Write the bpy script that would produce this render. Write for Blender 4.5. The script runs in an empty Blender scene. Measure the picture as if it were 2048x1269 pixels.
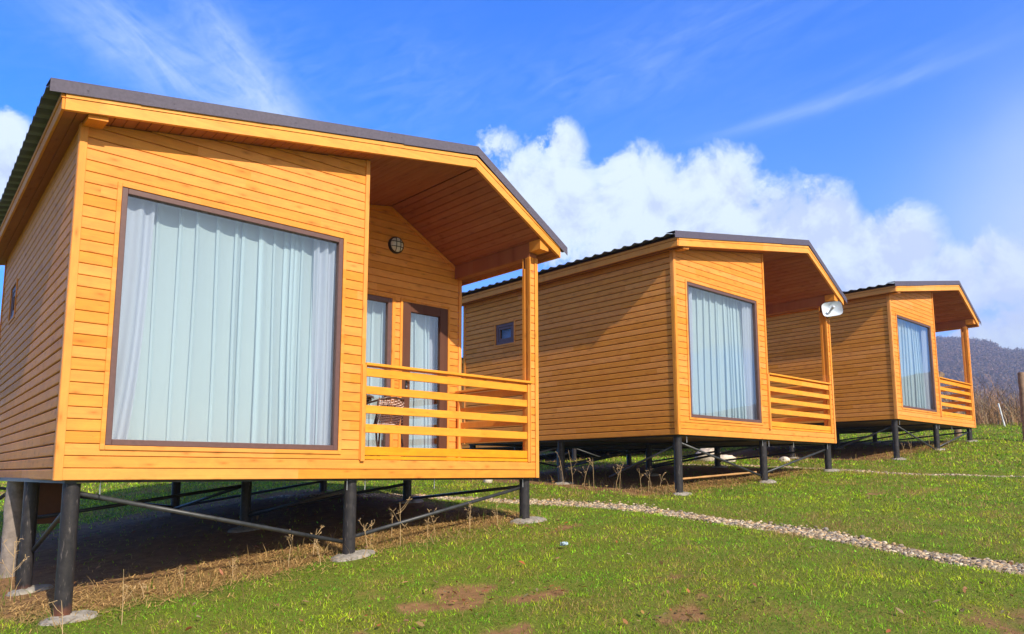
import bpy, bmesh, math, random
import numpy as np
from mathutils import Vector, Matrix

random.seed(7)
RS = np.random.RandomState(11)
SC = bpy.context.scene
COL = SC.collection
R = math.radians
SUN_AZ, SUN_EL = 188.9, 35.4          # clockwise from +Y, degrees
CAM = Vector((-1.3237, -6.3429, 0.0513))

# ------------------------------------------------------------------ noise
def _hash(ix, iy, s):
    h = (ix * 374761393 + iy * 668265263 + s * 974634777) & 0x7fffffff
    h = ((h ^ (h >> 13)) * 1274126177) & 0x7fffffff
    return ((h ^ (h >> 16)) & 0xffff) / 65535.0
def vnoise(x, y, s=0):
    x = np.asarray(x, float); y = np.asarray(y, float)
    ix = np.floor(x).astype(np.int64); iy = np.floor(y).astype(np.int64)
    fx = x - ix; fy = y - iy
    fx = fx * fx * (3 - 2 * fx); fy = fy * fy * (3 - 2 * fy)
    a = _hash(ix, iy, s); b = _hash(ix + 1, iy, s); c = _hash(ix, iy + 1, s); d = _hash(ix + 1, iy + 1, s)
    return (a * (1 - fx) + b * fx) * (1 - fy) + (c * (1 - fx) + d * fx) * fy
def fbm(x, y, s=0, o=4):
    t = 0; a = .5; n = 0
    for k in range(o):
        t = t + a * vnoise(x * 2 ** k, y * 2 ** k, s + k * 17); n += a; a *= .5
    return t / n

# ------------------------------------------------------------------ mesh builder
class MB:
    def __init__(s): s.v = []; s.f = []
    def add(s, vs, fs):
        o = len(s.v); s.v += [tuple(p) for p in vs]; s.f += [tuple(i + o for i in f) for f in fs]; return s
    def box(s, x0, x1, y0, y1, z0, z1):
        vs = [(x0,y0,z0),(x1,y0,z0),(x1,y1,z0),(x0,y1,z0),(x0,y0,z1),(x1,y0,z1),(x1,y1,z1),(x0,y1,z1)]
        return s.add(vs, [(0,3,2,1),(4,5,6,7),(0,1,5,4),(1,2,6,5),(2,3,7,6),(3,0,4,7)])
    def bbox(s, x0, x1, y0, y1, z0, z1, b=.003):
        "box with chamfered edges"
        bm = bmesh.new(); bmesh.ops.create_cube(bm, size=1)
        for v in bm.verts:
            v.co = Vector(((x0+x1)/2 + v.co.x*(x1-x0), (y0+y1)/2 + v.co.y*(y1-y0), (z0+z1)/2 + v.co.z*(z1-z0)))
        bmesh.ops.bevel(bm, geom=bm.edges[:], offset=b, segments=1, affect='EDGES')
        bm.verts.index_update()
        s.add([v.co[:] for v in bm.verts], [[v.index for v in f.verts] for f in bm.faces]); bm.free(); return s
    def prism(s, poly, d):
        "closed prism: poly = list of 3D points, d = extrusion vector"
        d = Vector(d); n = len(poly); p = [Vector(q) for q in poly]
        nrm = Vector((0,0,0))
        for i in range(n): nrm += p[i].cross(p[(i+1) % n])
        if nrm.dot(d) > 0: p = p[::-1]
        vs = p + [q + d for q in p]
        fs = [tuple(range(n)), tuple(range(2*n-1, n-1, -1))]
        for i in range(n):
            j = (i+1) % n; fs.append((j, i, i+n, j+n))
        return s.add(vs, fs)
    def tube(s, p0, p1, r0, r1=None, n=12, caps=True):
        return s.path([p0, p1], [r0, r0 if r1 is None else r1], n, caps)
    def path(s, pts, rad, n=8, caps=True):
        pts = [Vector(p) for p in pts]
        if not isinstance(rad, (list, tuple)): rad = [rad] * len(pts)
        o = len(s.v); up = None
        for i, p in enumerate(pts):
            t = (pts[min(i+1, len(pts)-1)] - pts[max(i-1, 0)]).normalized()
            if up is None:
                up = Vector((0,0,1)) if abs(t.z) < .9 else Vector((1,0,0))
            a = t.cross(up).normalized(); b = a.cross(t).normalized(); up = b
            for k in range(n):
                w = 2*math.pi*k/n
                s.v.append(tuple(p + (a*math.cos(w) + b*math.sin(w)) * rad[i]))
        for i in range(len(pts)-1):
            for k in range(n):
                k2 = (k+1) % n
                s.f.append((o+i*n+k, o+(i+1)*n+k, o+(i+1)*n+k2, o+i*n+k2))
        if caps:
            s.f.append(tuple(o+k for k in range(n)))
            e = o+(len(pts)-1)*n
            s.f.append(tuple(e+k for k in range(n-1, -1, -1)))
        return s
    def build(s, name, mat, parent=None, smooth=False):
        me = bpy.data.meshes.new(name); me.from_pydata(s.v, [], s.f); me.update()
        return link(name, me, mat, parent, smooth)

def link(name, me, mat, parent=None, smooth=False):
    if mat is not None:
        for m in (mat if isinstance(mat, (list, tuple)) else [mat]): me.materials.append(m)
    if smooth:
        if smooth is True: me.polygons.foreach_set('use_smooth', [True]*len(me.polygons))
        else: me.set_sharp_from_angle(angle=R(smooth)); me.polygons.foreach_set('use_smooth', [True]*len(me.polygons)); me.set_sharp_from_angle(angle=R(smooth))
    o = bpy.data.objects.new(name, me); COL.objects.link(o)
    if parent: o.parent = parent
    return o
def tag(o, label=None, cat=None, group=None, kind=None):
    for k, v in (('label',label),('category',cat),('group',group),('kind',kind)):
        if v: o[k] = v
    return o
def empty(name, loc=(0,0,0), rz=0):
    o = bpy.data.objects.new(name, None); o.empty_display_size = .3; COL.objects.link(o)
    o.location = loc; o.rotation_euler = (0,0,rz); return o
def copy_tree(o, parent=None):
    c = o.copy(); COL.objects.link(c); c.parent = parent
    for ch in list(o.children): copy_tree(ch, c)
    return c
def npmesh(name, verts, quads=None, tris=None, mat=None, col=None, parent=None, smooth=False):
    me = bpy.data.meshes.new(name)
    nq = 0 if quads is None else len(quads); nt = 0 if tris is None else len(tris)
    me.vertices.add(len(verts)); me.vertices.foreach_set('co', np.asarray(verts, np.float32).ravel())
    idx = []
    if nq: idx.append(np.asarray(quads, np.int32).ravel())
    if nt: idx.append(np.asarray(tris, np.int32).ravel())
    idx = np.concatenate(idx); me.loops.add(len(idx)); me.loops.foreach_set('vertex_index', idx)
    st = np.concatenate([np.arange(nq)*4, nq*4 + np.arange(nt)*3]).astype(np.int32)
    me.polygons.add(nq+nt); me.polygons.foreach_set('loop_start', st)
    me.update(calc_edges=True); me.validate()
    if col is not None:
        a = me.color_attributes.new('tint', 'FLOAT_COLOR', 'POINT')
        c4 = np.ones((len(verts), 4), np.float32); c4[:, :3] = col; a.data.foreach_set('color', c4.ravel())
    return link(name, me, mat, parent, smooth)

# ------------------------------------------------------------------ node helpers
class NT:
    def __init__(s, nt): s.nt = nt
    def n(s, t, **k):
        x = s.nt.nodes.new(t)
        for a, b in k.items(): setattr(x, a, b)
        return x
    def set(s, inp, v):
        if hasattr(v, 'is_linked') or isinstance(v, bpy.types.NodeSocket): s.nt.links.new(v, inp)
        else: inp.default_value = v
    def math(s, op, a, b=0.0, c=None, clamp=False):
        x = s.n('ShaderNodeMath', operation=op, use_clamp=clamp); s.set(x.inputs[0], a); s.set(x.inputs[1], b)
        if c is not None: s.set(x.inputs[2], c)
        return x.outputs[0]
    def comb(s, x, y, z):
        q = s.n('ShaderNodeCombineXYZ')
        for i, v in enumerate((x, y, z)): s.set(q.inputs[i], v)
        return q.outputs[0]
    def sep(s, v):
        q = s.n('ShaderNodeSeparateXYZ'); s.set(q.inputs[0], v); return q.outputs
    def noise(s, vec, scale=5, detail=4, rough=.5, dist=0.0):
        q = s.n('ShaderNodeTexNoise'); s.set(q.inputs['Vector'], vec); q.inputs['Scale'].default_value = scale
        q.inputs['Detail'].default_value = detail; q.inputs['Roughness'].default_value = rough; q.inputs['Distortion'].default_value = dist
        return q.outputs['Fac']
    def ramp(s, fac, stops, interp='LINEAR'):
        q = s.n('ShaderNodeValToRGB'); s.set(q.inputs[0], fac); e = q.color_ramp.elements; q.color_ramp.interpolation = interp
        while len(e) < len(stops): e.new(.5)
        for i, (p, c) in enumerate(stops):
            e[i].position = p; e[i].color = (c, c, c, 1) if not hasattr(c, '__len__') else (*c[:3], 1)
        return q.outputs[0]
    def mix(s, fac, a, b, mode='MIX'):
        q = s.n('ShaderNodeMix', data_type='RGBA', blend_type=mode)
        s.set(q.inputs[0], fac)
        for i, v in ((6, a), (7, b)):
            if isinstance(v, (tuple, list)): v = (*v[:3], 1)
            s.set(q.inputs[i], v)
        return q.outputs[2]
    def bump(s, h, strength=.3, dist=.01):
        q = s.n('ShaderNodeBump'); q.inputs['Strength'].default_value = strength; q.inputs['Distance'].default_value = dist
        s.set(q.inputs['Height'], h); return q.outputs[0]
def new_mat(name, base=(.5,.5,.5), rough=.6, metal=0., spec=.5):
    m = bpy.data.materials.new(name); m.use_nodes = True
    N = NT(m.node_tree); b = m.node_tree.nodes['Principled BSDF']
    b.inputs['Base Color'].default_value = (*base, 1); b.inputs['Roughness'].default_value = rough
    b.inputs['Metallic'].default_value = metal; b.inputs['Specular IOR Level'].default_value = spec
    return m, N, b
def simple(name, base, rough=.6, metal=0., var=.15, scale=6., bump=0.0, spec=.5, bscale=None):
    m, N, b = new_mat(name, base, rough, metal, spec)
    tc = N.n('ShaderNodeTexCoord').outputs['Object']
    f = N.noise(tc, scale, 5, .6)
    lo = tuple(c*(1-var) for c in base); hi = tuple(min(1, c*(1+var)) for c in base)
    N.set(b.inputs['Base Color'], N.ramp(f, [(.3, lo), (.7, hi)]))
    if bump: N.set(b.inputs['Normal'], N.bump(N.noise(tc, bscale or scale*6, 4, .6), bump, .01))
    return m

PITCH = .0922
def wood(name, mode='wall', base=(.64,.275,.052), rough=.6, pitch=PITCH, knots=1.0, contrast=1.0, spec=.2):
    "stained pine planks in the object's own metres; grain direction by mode"
    m, N, b = new_mat(name, base, rough, 0, spec)
    tc = N.n('ShaderNodeTexCoord').outputs['Object']
    x, y, z = N.sep(tc)
    xy = N.math('ADD', x, N.math('MULTIPLY', y, 1.0))
    if mode == 'wall': g, c = xy, z
    elif mode == 'vert': g, c = z, N.math('ADD', xy, 3.3)
    else: g, c = y, N.math('ADD', x, 1.7)      # boards running in depth
    idx = N.math('FLOOR', N.math('DIVIDE', c, pitch))
    wn = N.n('ShaderNodeTexWhiteNoise', noise_dimensions='1D'); N.set(wn.inputs['W'], idx)
    r1 = wn.outputs[0]
    # butt joints: every board row is made of lengths of about 2 m
    seg = N.math('FLOOR', N.math('ADD', N.math('DIVIDE', g, 2.1), N.math('MULTIPLY', r1, 7.0)))
    wn2 = N.n('ShaderNodeTexWhiteNoise', noise_dimensions='2D'); N.set(wn2.inputs['Vector'], N.comb(idx, N.math('ADD', seg, N.math('MULTIPLY', N.sep(N.n('ShaderNodeObjectInfo').outputs['Location'])[0], 3.1)), 0.0))
    r2 = wn2.outputs[0]
    lx_, ly_, lz_ = N.sep(N.n('ShaderNodeObjectInfo').outputs['Location'])       # each cabin its own timber
    off = N.math('ADD', N.math('MULTIPLY_ADD', r2, 37.0, N.math('MULTIPLY', idx, 3.7)), N.math('MULTIPLY', lx_, 5.3))
    # long streaks
    v1 = N.comb(N.math('ADD', N.math('MULTIPLY', g, 1.3), off), N.math('MULTIPLY', c, 42.0), off)
    s1 = N.noise(v1, 1.0, 5, .62, .4)
    v2 = N.comb(N.math('ADD', N.math('MULTIPLY', g, 5.0), off), N.math('MULTIPLY', c, 9.0), off)
    s2 = N.noise(v2, 1.0, 4, .6, .8)
    k = contrast
    val = N.math('ADD', N.math('MULTIPLY_ADD', s1, .42*k, 1 - .21*k), N.math('MULTIPLY_ADD', s2, .34*k, -.17*k))
    val = N.math('MULTIPLY', val, N.math('MULTIPLY_ADD', r2, .12, .94))
    hsv = N.n('ShaderNodeHueSaturation'); hsv.inputs['Color'].default_value = (*base, 1)
    N.set(hsv.inputs['Value'], val); N.set(hsv.inputs['Hue'], N.math('MULTIPLY_ADD', s2, .014, .491))
    N.set(hsv.inputs['Saturation'], N.math('MULTIPLY_ADD', r2, -.05, 1.02))
    colr = hsv.outputs[0]
    if knots:
        vo = N.n('ShaderNodeTexVoronoi', voronoi_dimensions='2D', feature='F1'); vo.inputs['Scale'].default_value = 1.0
        N.set(vo.inputs['Vector'], N.comb(N.math('MULTIPLY', N.math('ADD', g, off), 3.6), N.math('MULTIPLY', c, 10.85), 0.0))
        cr, cg, cb = N.sep(vo.outputs['Color'])
        gate = N.math('GREATER_THAN', cr, .62)
        kn = N.ramp(vo.outputs['Distance'], [(.03, 1.), (.085, .55), (.2, .12), (.34, 0.)])
        kf = N.math('MULTIPLY', N.math('MULTIPLY', kn, gate), knots*.5)
        colr = N.mix(kf, colr, (base[0]*.36, base[1]*.22, base[2]*.16))
    if mode == 'wall':
        v3 = N.comb(N.math('ADD', N.math('MULTIPLY', g, 7.0), off), N.math('MULTIPLY', c, 30.0), 4.0)
        s3 = N.noise(v3, 1.0, 3, .6); s4 = N.noise(N.comb(N.math('MULTIPLY', g, .8), N.math('MULTIPLY', c, 1.4), 9.0), 1.0, 2, .5)
        mf = N.math('MULTIPLY', N.ramp(s3, [(.62, 0.), (.76, .55)]), N.ramp(s4, [(.42, 0.), (.62, 1.)]))
        colr = N.mix(mf, colr, (base[0]*.42, base[1]*.42, base[2]*.8))
    N.set(b.inputs['Base Color'], colr)
    N.set(b.inputs['Roughness'], N.math('MULTIPLY_ADD', s1, .25, rough-.12))
    N.set(b.inputs['Normal'], N.bump(s1, .12, .004))
    return m

# ------------------------------------------------------------------ materials
M = {}
WB = (.75,.298,.048)
M['wall'] = wood('stained_pine_boards', 'wall', WB)
M['side'] = wood('stained_pine_boards_side', 'wall', WB, knots=.8)
M['vert'] = wood('stained_pine_upright', 'vert', WB, pitch=.2)
M['rail'] = wood('stained_pine_plank', 'wall', (.80,.325,.026), pitch=.4, knots=.5)
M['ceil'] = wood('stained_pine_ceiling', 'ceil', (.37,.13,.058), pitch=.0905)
M['deep'] = wood('stained_pine_lengthwise', 'ceil', WB, pitch=.5, knots=.6)
M['barge'] = wood('stained_pine_barge', 'wall', (.80,.35,.065), pitch=3.0, knots=.6)
M['joint'] = simple('dark_board_joint', (.20,.066,.013), .8)
M['floor_u'] = simple('weathered_underfloor', (.20,.15,.10), .85, var=.35, scale=3, bump=.3)
M['roof'] = simple('brown_grey_metal_tile', (.085,.072,.085), .42, 0, var=.2, scale=8, bump=.25, bscale=260)
M['trim'] = simple('brown_grey_metal_trim', (.095,.08,.115), .5, 0, var=.18, scale=40, bump=.5, bscale=300)
M['brown'] = simple('dark_brown_window_profile', (.13,.064,.056), .5, 0, var=.12, scale=30)
M['doorbrown'] = wood('walnut_brown_door_profile', 'vert', (.11,.045,.026), pitch=.12, knots=0, contrast=.8)
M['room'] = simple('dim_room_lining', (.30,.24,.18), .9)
M['lampw'] = simple('white_lamp_glass', (.75,.74,.72), .35, var=.04)
M['black'] = simple('black_plastic', (.02,.02,.022), .5)
M['steel'] = simple('threaded_steel', (.6,.6,.6), .3, .9)
M['dish'] = simple('white_painted_plastic', (.60,.67,.76), .35, var=.03)
M['greyp'] = simple('grey_plastic', (.58,.63,.70), .5)
M['concrete'] = simple('rough_concrete', (.30,.265,.22), .95, var=.4, scale=14, bump=.9, bscale=45)
M['boulder'] = simple('pale_limestone', (.62,.54,.45), .9, var=.35, scale=5, bump=.8, bscale=18)
M['log'] = simple('weathered_log', (.28,.185,.125), .9, var=.4, scale=9, bump=.8, bscale=30)
M['greylog'] = simple('weathered_grey_log', (.23,.19,.165), .9, var=.35, scale=12, bump=.8, bscale=40)
M['panel'] = simple('brown_board_panel', (.17,.075,.035), .8, var=.2, scale=5)
M['whitebox'] = simple('white_sheet_metal', (.80,.82,.85), .5, var=.04)
M['wicker'] = simple('brown_wicker', (.22,.10,.06), .6, var=.35, scale=60)
M['wickerpale'] = simple('pale_wicker_strand', (.78,.60,.54), .55, var=.2, scale=60)
M['tubing'] = simple('dark_bronze_tube', (.09,.06,.05), .35, .3)
M['blueplastic'] = simple('pale_blue_wrapper', (.45,.58,.68), .4, var=.5, scale=40)
M['pole'] = simple('peeled_timber_pole', (.50,.27,.10), .7, var=.25)

def steel_post():
    m, N, b = new_mat('black_painted_pipe', (.022,.022,.026), .5, 0, .35)
    tc = N.n('ShaderNodeTexCoord').outputs['Object']; x, y, z = N.sep(tc)
    f = N.noise(tc, 16, 6, .7)
    scr = N.noise(N.comb(N.math('MULTIPLY', x, 60), N.math('MULTIPLY', y, 60), N.math('MULTIPLY', z, 9)), 1.0, 3, .6)
    c = N.mix(N.ramp(scr, [(.62, 0.), (.70, .6)]), N.ramp(f, [(.3, (.014,.014,.017)), (.75, (.045,.038,.038))]), (.20,.17,.16))
    low = N.math('MULTIPLY', N.ramp(N.math('ADD', N.math('MULTIPLY', z, -1.0), N.math('MULTIPLY_ADD', f, .12, -.06)), [(.90, 0.), (.99, 1.)]), .85)
    c = N.mix(low, c, (.16,.055,.028))
    N.set(b.inputs['Base Color'], c); N.set(b.inputs['Roughness'], N.math('MULTIPLY_ADD', f, .35, .25))
    return m
M['post'] = steel_post()
def brace_mat():
    return simple('dark_grey_brace', (.05,.052,.056), .45, .2, var=.35, scale=18)
M['brace'] = brace_mat()

def glass_mat(name='window_glass', tint=(1,1,1), refl=1.0):
    m = bpy.data.materials.new(name); m.use_nodes = True; nt = m.node_tree; N = NT(nt)
    for n in list(nt.nodes):
        if n.type == 'BSDF_PRINCIPLED': nt.nodes.remove(n)
    out = [n for n in nt.nodes if n.type == 'OUTPUT_MATERIAL'][0]
    t = N.n('ShaderNodeBsdfTransparent'); t.inputs[0].default_value = (*tint, 1)
    g = N.n('ShaderNodeBsdfGlossy'); g.inputs['Roughness'].default_value = .015
    ge = N.n('ShaderNodeNewGeometry'); dt = N.n('ShaderNodeVectorMath', operation='DOT_PRODUCT')
    N.set(dt.inputs[0], ge.outputs['Incoming']); N.set(dt.inputs[1], ge.outputs['Normal'])
    ca = N.math('ABSOLUTE', dt.outputs['Value']); fres = N.math('MULTIPLY_ADD', N.math('POWER', N.math('SUBTRACT', 1.0, ca), 5.0), .85, .15)
    tc = N.n('ShaderNodeTexCoord').outputs['Object']
    N.set(g.inputs['Normal'], N.bump(N.noise(tc, 1.6, 1, .4), .04, .02))
    mx = N.n('ShaderNodeMixShader'); N.set(mx.inputs[0], N.math('MULTIPLY', fres, .9*refl, clamp=True))
    nt.links.new(t.outputs[0], mx.inputs[1]); nt.links.new(g.outputs[0], mx.inputs[2]); nt.links.new(mx.outputs[0], out.inputs[0])
    return m
M['glass'] = glass_mat(tint=(.93,.97,.97)); M['glass_dull'] = glass_mat('dull_window_glass', (.8,.82,.84), .35)
def cloth(name, col, trans=.25, clear=0.0):
    m = bpy.data.materials.new(name); m.use_nodes = True; nt = m.node_tree; N = NT(nt)
    for n in list(nt.nodes):
        if n.type == 'BSDF_PRINCIPLED': nt.nodes.remove(n)
    out = [n for n in nt.nodes if n.type == 'OUTPUT_MATERIAL'][0]
    tc = N.n('ShaderNodeTexCoord').outputs['Object']; x, y, z = N.sep(tc)
    a = N.noise(N.comb(N.math('MULTIPLY', x, 9), N.math('MULTIPLY', y, 9), N.math('MULTIPLY', z, 130)), 1., 3, .6)
    b_ = N.noise(N.comb(N.math('MULTIPLY', x, 160), N.math('MULTIPLY', y, 160), N.math('MULTIPLY', z, 5)), 1., 3, .6)
    v = N.math('MULTIPLY_ADD', N.math('ADD', a, b_), .22, .78)
    c = N.mix(v, tuple(q*.78 for q in col), col)
    d = N.n('ShaderNodeBsdfDiffuse'); N.set(d.inputs[0], c); t = N.n('ShaderNodeBsdfTranslucent'); N.set(t.inputs[0], c)
    mx = N.n('ShaderNodeMixShader'); mx.inputs[0].default_value = trans
    nt.links.new(d.outputs[0], mx.inputs[1]); nt.links.new(t.outputs[0], mx.inputs[2])
    if clear:      # open weave
        tr = N.n('ShaderNodeBsdfTransparent'); m2 = N.n('ShaderNodeMixShader'); m2.inputs[0].default_value = clear
        nt.links.new(mx.outputs[0], m2.inputs[1]); nt.links.new(tr.outputs[0], m2.inputs[2]); nt.links.new(m2.outputs[0], out.inputs[0])
    else: nt.links.new(mx.outputs[0], out.inputs[0])
    return m
M['sheer'] = cloth('sheer_white_curtain', (.82,.92,.99), .30, clear=.14)
M['drape'] = cloth('pale_lilac_drape', (.60,.60,.72), .15)

def leafy(name, rough=.6, trans=.35):
    m = bpy.data.materials.new(name); m.use_nodes = True; nt = m.node_tree; N = NT(nt)
    for n in list(nt.nodes):
        if n.type == 'BSDF_PRINCIPLED': nt.nodes.remove(n)
    out = [n for n in nt.nodes if n.type == 'OUTPUT_MATERIAL'][0]
    at = N.n('ShaderNodeAttribute'); at.attribute_name = 'tint'; c = at.outputs['Color']
    d = N.n('ShaderNodeBsdfDiffuse'); N.set(d.inputs[0], c); t = N.n('ShaderNodeBsdfTranslucent'); N.set(t.inputs[0], c)
    mx = N.n('ShaderNodeMixShader'); mx.inputs[0].default_value = trans
    nt.links.new(d.outputs[0], mx.inputs[1]); nt.links.new(t.outputs[0], mx.inputs[2])
    gl = N.n('ShaderNodeBsdfGlossy'); gl.inputs['Roughness'].default_value = .45
    m2 = N.n('ShaderNodeMixShader'); m2.inputs[0].default_value = .012
    nt.links.new(mx.outputs[0], m2.inputs[1]); nt.links.new(gl.outputs[0], m2.inputs[2]); nt.links.new(m2.outputs[0], out.inputs[0])
    return m
M['grass'] = leafy('grass_blades', trans=.45)
M['twig'] = leafy('dry_twigs', trans=.0)
M['leaf'] = leafy('dry_leaves', trans=.25)

# ------------------------------------------------------------------ terrain
KX = [-80,-30,-8,0.14,2.57,4.91,8.04,10.44,12.9,16.25,18.74,21.2,25,28.5,33,40,60,120]
KZ = [-7,-4.2,-1.83,-1.03,-.74,-.49,-.26,-.10,.09,.38,.65,.91,1.30,1.66,1.95,1.9,.4,-6]
KXS = np.linspace(-80,120,2001); _kz = np.interp(KXS, KX, KZ)
_k = np.hanning(19); _k /= _k.sum()
_kz = np.convolve(np.pad(_kz, 9, mode='edge'), _k, mode='valid')
KYA = [-60,-25,-12,-6,.12,4,12,25,60]; KYB = [-1.6,-1.1,-.65,-.35,0,.27,.48,.52,.6]
KYS = np.linspace(-60,60,1201); _kys = np.convolve(np.pad(np.interp(KYS, KYA, KYB), 9, mode='edge'), _k, mode='valid')
DIRT = [(2.29,-1.75,.55,.30),(2.9,-2.15,.55,.18),(4.25,-4.85,.55,.30),(4.75,-.45,.3,.14),(3.1,-3.3,.35,.2),(1.35,-1.9,.35,.16),
        (3.9,-2.6,.3,.14),(2.0,-2.75,.4,.2),(1.5,-3.3,.4,.25),(5.4,-1.9,.3,.12),(10.2,-1.8,.5,.15),(-.9,-3.2,.4,.2)]
PATH1 = [(4.2,5.2),(5.35,3.3),(5.75,2.6),(6.3,1.1),(6.65,.05),(6.62,-1.15),(6.33,-3.03),(5.9,-4.58),(5.4,-6.6),(4.8,-9)]
PATH2 = [(13.9,7.5),(13.75,3.5),(13.72,1.5),(13.49,.45),(13.4,-.95),(13.8,-2.35),(14.3,-4.2)]
CABS = [(0,0,0,0),(7.9379,.0466,.6121,-.012),(15.8725,-.0703,1.2148,-.0134)]
def pathdist(x, y, P):
    d = np.full(np.shape(x), 1e9)
    for (ax, ay), (bx, by) in zip(P[:-1], P[1:]):
        vx, vy = bx-ax, by-ay; t = np.clip(((x-ax)*vx + (y-ay)*vy)/(vx*vx+vy*vy), 0, 1)
        d = np.minimum(d, np.hypot(x-ax-t*vx, y-ay-t*vy))
    return d
def hill(x, y):
    dx, dy = x-CAM.x, y-CAM.y; d = np.hypot(dx, dy); az = np.degrees(np.arctan2(dx, dy))
    crest = np.interp(az, [20,45,60,69,72.5,75.6,76.2,77.5,82,90,105,130,150], [20,60,110,136,136,127,121,119,132,142,120,60,15])
    crest = crest + 9*(fbm(az*.55, d*0+2.0, 5, 4)-.5)
    t = np.clip((d-260)/(900-260), 0, 1); t = t*t*(3-2*t)*.75 + t*.25
    fall = np.clip((d-900)/500, 0, 1)
    w = np.clip((az-20)/15, 0, 1)*np.clip((150-az)/15, 0, 1)
    return w*crest*t*(1-.5*fall) + w*t*10*(fbm(x*.012, y*.012, 9, 4)-.5)*(1-.6*t)
def gz(x, y):
    x = np.asarray(x, float); y = np.asarray(y, float)
    k = np.where(y > .12, np.clip(1.1-.045*x, .3, 1.1)*(.52 + .48*np.clip((x-1.2)/2.6, 0, 1)), 1.0)
    z = np.interp(x, KXS, _kz) + np.interp(y, KYS, _kys)*k
    r = np.hypot(x-8, y)
    near = np.clip((60-r)/20, 0, 1)
    bumps = .05*(fbm(x*.55, y*.55, 3, 3)-.5) + .03*(fbm(x*2.2, y*2.2, 4, 3)-.5)
    for (cx, cy, ra, rb) in DIRT:
        bumps = bumps - .03*np.exp(-(((x-cx)/ra)**2 + ((y-cy)/rb)**2))
    for P in (PATH1, PATH2):
        dd = pathdist(x, y, P); bumps = bumps - .05*np.exp(-(dd/.27)**4)
    return z + bumps*near + hill(x, y)
def cover(x, y):
    "0 green .. 1 bare earth, and straw amount"
    n = fbm(x*.9, y*.9, 21, 4); n2 = fbm(x*4, y*4, 22, 3)
    n4 = fbm(x*15, y*15, 25, 2)
    wx = x + .5*(fbm(x*2.3, y*2.3, 23, 4)-.5); wy = y + .5*(fbm(x*2.3, y*2.3, 24, 4)-.5)
    bare = np.zeros_like(x); straw = np.zeros_like(x)
    for di_, (cx, cy, ra, rb) in enumerate(DIRT):
        q = ((wx-cx)/ra)**2 + ((wy-cy)/rb)**2
        bare = np.maximum(bare, np.clip(((1.45 if di_ < 3 else 1.05) - q)*.9 - 2.6*(n2-.5) - 1.6*(n4-.5), 0, 1)*.82)
    bare = np.maximum(bare, np.clip((n2-.66)*5, 0, 1)*np.clip((n-.45)*4, 0, 1)*.8)
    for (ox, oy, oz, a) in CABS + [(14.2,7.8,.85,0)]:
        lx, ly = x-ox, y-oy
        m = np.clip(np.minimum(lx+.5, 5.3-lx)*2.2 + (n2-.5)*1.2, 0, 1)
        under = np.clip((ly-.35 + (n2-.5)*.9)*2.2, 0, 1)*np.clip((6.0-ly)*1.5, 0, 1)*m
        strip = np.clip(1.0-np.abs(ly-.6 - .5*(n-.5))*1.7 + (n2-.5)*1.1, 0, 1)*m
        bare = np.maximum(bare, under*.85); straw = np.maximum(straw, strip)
    straw = np.maximum(straw, np.clip((n-.55)*3.5, 0, 1)*.6)
    return np.clip(bare, 0, 1), np.clip(straw, 0, 1)

def spaced(lo, hi, step, far, g=1.16):
    a = list(np.arange(lo, hi+1e-6, step)); s = step
    left = []; p = lo
    while p > -far: s *= g; p -= s; left.append(max(p, -far))
    s = step; p = a[-1]; right = []
    while p < far: s *= g; p += s; right.append(min(p, far))
    return np.array(left[::-1] + a + right)
FAR = 1300.
def far_lim(v):      # finer far spacing where the hill stands
    return v
xs = spaced(-4, 30, .13, FAR, 1.07); ys = spaced(-9, 14, .13, FAR, 1.07)
GX, GY = np.meshgrid(xs, ys)
GZ = gz(GX, GY)
nx, ny = len(xs), len(ys)
idx = np.arange(nx*ny).reshape(ny, nx)
quads = np.stack([idx[:-1,:-1], idx[:-1,1:], idx[1:,1:], idx[1:,:-1]], -1).reshape(-1, 4)
bare, straw = cover(GX, GY)
p1 = np.minimum(pathdist(GX, GY, PATH1), pathdist(GX, GY, PATH2))
bare = np.maximum(bare, np.clip(1.6-p1/.2, 0, 1)*.8)
far_d = np.hypot(GX-CAM.x, GY-CAM.y)
wood_far = np.clip((far_d-90)/120, 0, 1)
colg = np.stack([bare, straw, wood_far], -1).reshape(-1, 3)
def ground_mat():
    m, N, b = new_mat('meadow_soil', (.1,.08,.04), .95, 0, .1)
    at = N.n('ShaderNodeAttribute'); at.attribute_name = 'tint'; br, st, fr = N.sep(at.outputs['Color'])
    tc = N.n('ShaderNodeTexCoord').outputs['Object']
    f = N.noise(tc, 9, 6, .65); f2 = N.noise(tc, 60, 4, .7); f3 = N.noise(tc, .02, 5, .6)
    f4 = N.noise(tc, 190, 3, .7); f2 = N.math('ADD', N.math('MULTIPLY', f2, .55), N.math('MULTIPLY', f4, .45))
    green = N.ramp(f2, [(.37, (.055,.062,.012)), (.62, (.21,.25,.032))])
    dry = N.ramp(f2, [(.3, (.20,.11,.04)), (.7, (.46,.27,.10))])
    soil = N.ramp(N.math('ADD', N.math('MULTIPLY', f, .6), N.math('MULTIPLY', f2, .4)), [(.33, (.13,.068,.03)), (.66, (.34,.19,.085))])
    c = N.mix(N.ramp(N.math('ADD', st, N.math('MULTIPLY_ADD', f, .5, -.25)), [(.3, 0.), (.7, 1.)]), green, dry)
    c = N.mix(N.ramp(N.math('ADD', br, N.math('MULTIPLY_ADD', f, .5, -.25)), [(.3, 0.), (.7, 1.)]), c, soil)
    far = N.ramp(f3, [(.3, (.085,.055,.04)), (.7, (.13,.085,.055))])
    c = N.mix(fr, c, far)
    N.set(b.inputs['Base Color'], c)
    N.set(b.inputs['Normal'], N.bump(N.math('ADD', f, N.math('MULTIPLY', f2, .35)), .6, .03))
    return m
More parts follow.
